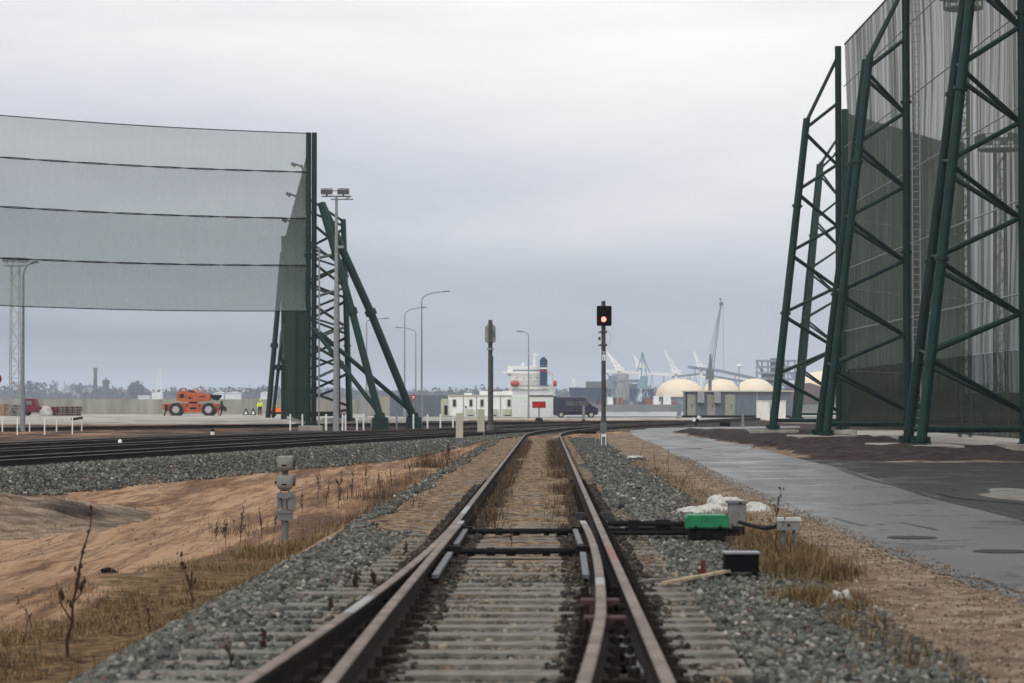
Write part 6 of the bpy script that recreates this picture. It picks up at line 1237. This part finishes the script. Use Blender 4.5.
# silos / white shed
o = thing_at('silo', 620.5, 840, 'pale cylindrical silo between the red signal post and the teal crane', 'silo'); mb = MB(); mb.lathe([(3, 0), (3, H(377, 840)), (2.8, H(376, 840)), (.0001, H(374, 840))], n=20); mb.build('shell', M['galv'], o, smooth=True)
# bulk ship, dark hull
o = thing_at('cargo_ship', 605, 915, 'long dark blue cargo ship moored behind the red signal post', 'ship', None, -1.5); uu = 915 / F; mb = MB(); mb.prism([(-31 * uu, 0), (-36 * uu, H(387.5, 915) + 1.5), (48 * uu, H(389, 915) + 1.5), (50 * uu, 0)], 'y', -6, 8); mb.build('hull', M['hull'], o); mb = MB(); mb.box((-8 * uu, 0, H(385, 915) + 1.5), (22 * uu, 8, 2.6)); mb.box((20 * uu, 0, H(386.3, 915) + 1.5), (34 * uu, 8, 1.8)); mb.build('hatch_cover', M['steelgrey'], o); mb = MB(); mb.box((-32 * uu, 0, H(383.5, 915) + 1.5), (3 * uu, 5, 4)); mb.build('deckhouse', M['cranewhite'], o)
rc = ['containerred', 'brownheap', 'containerred', 'steelgrey', 'containerred', 'farblue', 'cranewhite']; rnd = random.Random(3); n_ = 0
for k in range(22):
    px = 566 + k * 5.4 + rnd.uniform(-.6, .6)
    if 600 < px < 607: continue
    top = rnd.choice([397.6, 399, 399.8, 401.5]); mb = MB(); uu = 775 / F; hgt = H(top, 776) - gq; mb.box((0, 0, hgt / 2), (5.0 * 752 / F, 2.4, hgt))
    for j in range(8): mb.box((-.7 + j * .2, -1.22, hgt / 2), (.08, .05, hgt * .9))
    tag(mb.build('shipping_container', M[rnd.choice(rc)], loc=(W(px, 776), 776, gq)), f'{ords[n_ % 17] if n_ < 17 else ["eighteenth", "nineteenth", "twentieth", "twenty first", "twenty second"][n_ - 17]} from the left in the row of far containers along the opposite quay', 'container', 'containers on the opposite quay'); n_ += 1
for (px, py0_, py1_, w_, lab) in ((610, 403, 408, 6, 'small white harbour vehicle on the far quay right of the signal post'), (656, 402, 408, 6, 'small white harbour vehicle on the far quay below the teal crane'), (667, 401, 404, 8, 'white shed roof on the far quay under the leftmost dome')):
    Yd = 772; mb = MB(); mb.box((0, 0, (H(py0_, Yd) - H(410.5, Yd)) / 2), (w_ * Yd / F, 2, H(py0_, Yd) - H(410.5, Yd)), taper=.85); mb.box((-.3, 0, H(py0_, Yd) - gq + .2), (w_ * .5 * Yd / F, 1.6, .5)); tag(mb.build('harbour_vehicle', M['cranewhite'], loc=(W(px, Yd), Yd, gq)), lab, 'vehicle')
# brown ore heap on the far quay at the right
for (px, pt, w_, lab, sd) in ((806, 386, 24, 'brown heap of bulk cargo on the far quay seen through the green masts', 41), (835, 388, 20, 'brown heap of bulk cargo at the right, close to the dark net edge', 42)): lump('bulk_heap', (W(px, 780), 780, gq - 1), (w_ * 780 / F, 6, H(pt, 780) - .5), M['brownheap'], lab, 'bulk heap', None, sd, 0, .2)
o = thing_at('radar_balloon', 739, 800, 'small white roof of a silo head above the second dome', 'silo head', None, gq); mb = MB(); mb.lathe([(1.5, 0), (4.0, H(363.5, 800) - gq - 2), (4.2, H(363.5, 800) - gq), (.0001, H(361.5, 800) - gq)], n=16) if False else mb.tube((0, 0, 0), (0, 0, H(366, 800) - gq), .15, n=6); mb.build('column', M['farblue'], o); mb = MB(); mb.lathe([(.7, H(367, 800) - gq), (1.0, H(366, 800) - gq), (.8, H(364.6, 800) - gq), (.0001, H(364.2, 800) - gq)], n=14); mb.build('white_head', M['cranewhite'], o)
# low breakwater lines in the water
for (x0, x1, py, lab) in ((604, 622, 415.2, 'low dark breakwater strip in the water right of the signal post'), (626, 672, 415.4, 'longer low dark breakwater strip in the water left of the grey building')):
    Yd = 440.; mb = MB(); mb.box((0, 0, 0), ((x1 - x0) * Yd / F, 3, .5)); tag(mb.build('breakwater', M['brownheap'], loc=(W((x0 + x1) / 2, Yd), Yd, -1.35)), lab, 'breakwater')

# far left skyline
def far_building(px, pt, w_, m, lab, Yd=1480, pb=398, name='far_building', roof='gable'):
    o = empty(name, (W(px, Yd), Yd, -.5), lab, 'building'); h = H(pt, Yd) + .5; ww = w_ * Yd / F; mb = MB(); mb.box((0, 5, h * .45), (ww, 10, h * .9)); mb.build('wall', m, o); mb = MB(); mb.prism([(-ww / 2 - .3, h * .88), (ww / 2 + .3, h * .88), (ww * .1, h)] if roof == 'gable' else [(-ww / 2, h * .88), (ww / 2, h * .88), (ww / 2, h), (-ww / 2, h)], 'y', -.5, 10.5); mb.build('roof', m, o); return o
fw = mat('far_white', (.72, .73, .74), .7, .03, .1)
far_building(143.5, 395.5, 11, fw, 'low white shed beyond the wall, left of the white block under the pale crane', roof='flat'); far_building(156.5, 392.5, 9, fw, 'white block under the faint pale crane beyond the wall', roof='flat'); far_building(218.5, 391.5, 11, fw, 'white gabled shed beyond the wall behind the orange vehicle, the left one'); far_building(232.5, 391.5, 15, fw, 'white gabled shed beyond the wall right of the orange vehicle, the wider one'); far_building(264, 391.5, 7, fw, 'small white shed beyond the wall near the standing worker')
o = empty('chimney', (W(95.3, 1450), 1450, -.5), 'tall dark factory chimney on the far left horizon', 'chimney'); mb = MB(); mb.tube((0, 0, 0), (0, 0, H(369, 1450)), 1.4, 1.0, 14); mb.build('shaft', M['postgrey'], o, smooth=True); mb = MB(); mb.tube((0, 0, H(370, 1450)), (0, 0, H(367, 1450)), 1.3, n=14); mb.build('rim', M['postgrey'], o)
o = empty('water_tower', (W(106, 1450), 1450, -.5), 'squat grey tower with a wider head right of the factory chimney', 'tower'); mb = MB(); mb.tube((0, 0, 0), (0, 0, H(383, 1450)), 1.9, n=14); mb.build('shaft', M['postgrey'], o, smooth=True); mb = MB(); mb.lathe([(1.9, H(384, 1450)), (2.3, H(382, 1450)), (2.3, H(379.5, 1450)), (.6, H(378.5, 1450)), (.0001, H(376, 1450))], n=14); mb.build('head', M['postgrey'], o)
o = empty('harbour_crane', (W(158, 1400), 1400, 0), 'faint slender pale crane above the white block on the left horizon', 'crane', 'harbour cranes'); mb = MB()
for s in (-1, 1): mb.tube((s * 2, 0, 0), (1.2 + s * .4, 0, H(368, 1400)), .3, n=5)
for k in range(7): mb.tube((-1.6 + .2 * k, 0, 6 + k * 2), (2 - .1 * k, 0, 7.5 + k * 2), .2, n=4)
mb.build('lattice_boom', M['cranewhite'], o); mb = MB(); mb.box((-.5, 0, 5), (5, 4, 3)); mb.build('machine_house', M['cranewhite'], o)
# far wood: billboard-free crowns made of many leaf clumps
def far_wood(name, n, x0, x1, y0, y1, hmin, hmax, seed):
    rg = np.random.default_rng(seed); X = rg.uniform(x0, x1, n); Y = rg.uniform(y0, y1, n); env = fbm(X * .012, Y * .004, seed); Hh = hmin + (hmax - hmin) * np.clip(env * 1.5 - .25, 0, 1) * rg.uniform(.75, 1.1, n)
    m_ = 26; V = []; idx = 0
    cx = np.repeat(X, m_); cy = np.repeat(Y, m_); ch = np.repeat(Hh, m_); N = n * m_
    th_ = rg.uniform(0, 2 * math.pi, N); rr = np.sqrt(rg.random(N)); zz = rg.random(N) ** .7; wid = ch * .32 * np.sqrt(np.clip(1.05 - zz, 0, 1)) + .5
    P = np.stack([cx + np.cos(th_) * rr * wid, cy + np.sin(th_) * rr * wid, 1 + ch * zz], -1); s = ch[:, None, None] * .11 * rg.uniform(.6, 1.3, (N, 1, 1))
    tri = rg.normal(size=(N, 3, 3)); tri /= np.linalg.norm(tri, axis=2, keepdims=True); Vt = (P[:, None] + tri * s).reshape(-1, 3); Fs = np.arange(N * 3).reshape(-1, 3)
    o = np_mesh(name, Vt, Fs, M['treefar']); return tag(o, kind='stuff')
far_wood('far_wood', 2600, -620, 330, 1580, 2100, 7, 14.5, 101)
# the round tree that stands out
xt_, Yt_ = W(136.5, 1560), 1560.; rg = np.random.default_rng(5); N = 700; d_ = rg.normal(size=(N, 3)); d_ /= np.linalg.norm(d_, axis=1)[:, None]; P = d_ * (rg.random((N, 1)) ** .5) * np.array([5.5, 5, 5.2]) + np.array([0, 0, 9.5]); tri = rg.normal(size=(N, 3, 3)) * .75
to = empty('tree', (xt_, Yt_, 0), 'bare round crowned tree rising above the far wood between the tower and the pale crane', 'tree'); np_mesh('crown', (P[:, None] + tri).reshape(-1, 3), np.arange(N * 3).reshape(-1, 3), M['treefar'], parent=to); mb = MB(); mb.tube((0, 0, 0), (0, 0, 8), .5, .3, 8); mb.build('trunk', M['treefar'], to)
# steam
stm = bpy.data.materials.new('steam'); stm.use_nodes = True; t = stm.node_tree; t.nodes.clear(); oo = t.nodes.new('ShaderNodeOutputMaterial'); pv = t.nodes.new('ShaderNodeVolumePrincipled'); pv.inputs['Density'].default_value = .10; pv.inputs['Color'].default_value = (1, 1, 1, 1); t.links.new(pv.outputs[0], oo.inputs['Volume'])
bm = bmesh.new()
for (px, py, s) in ((64, 388.5, 3.0), (68, 389.5, 2.4), (60, 388, 2.2), (74, 393, 1.8), (78, 395.5, 1.6), (90, 389.5, 2.2), (84, 390.5, 1.5), (53, 391, 1.6), (48, 393, 1.3)):
    bmesh.ops.create_icosphere(bm, subdivisions=2, radius=s, matrix=Matrix.Translation((W(px, 1430), 1430, H(py, 1430))))
me = bpy.data.meshes.new('steam'); bm.to_mesh(me); bm.free(); me.materials.append(stm); o = bpy.data.objects.new('steam', me); COL.objects.link(o); tag(o, kind='stuff')
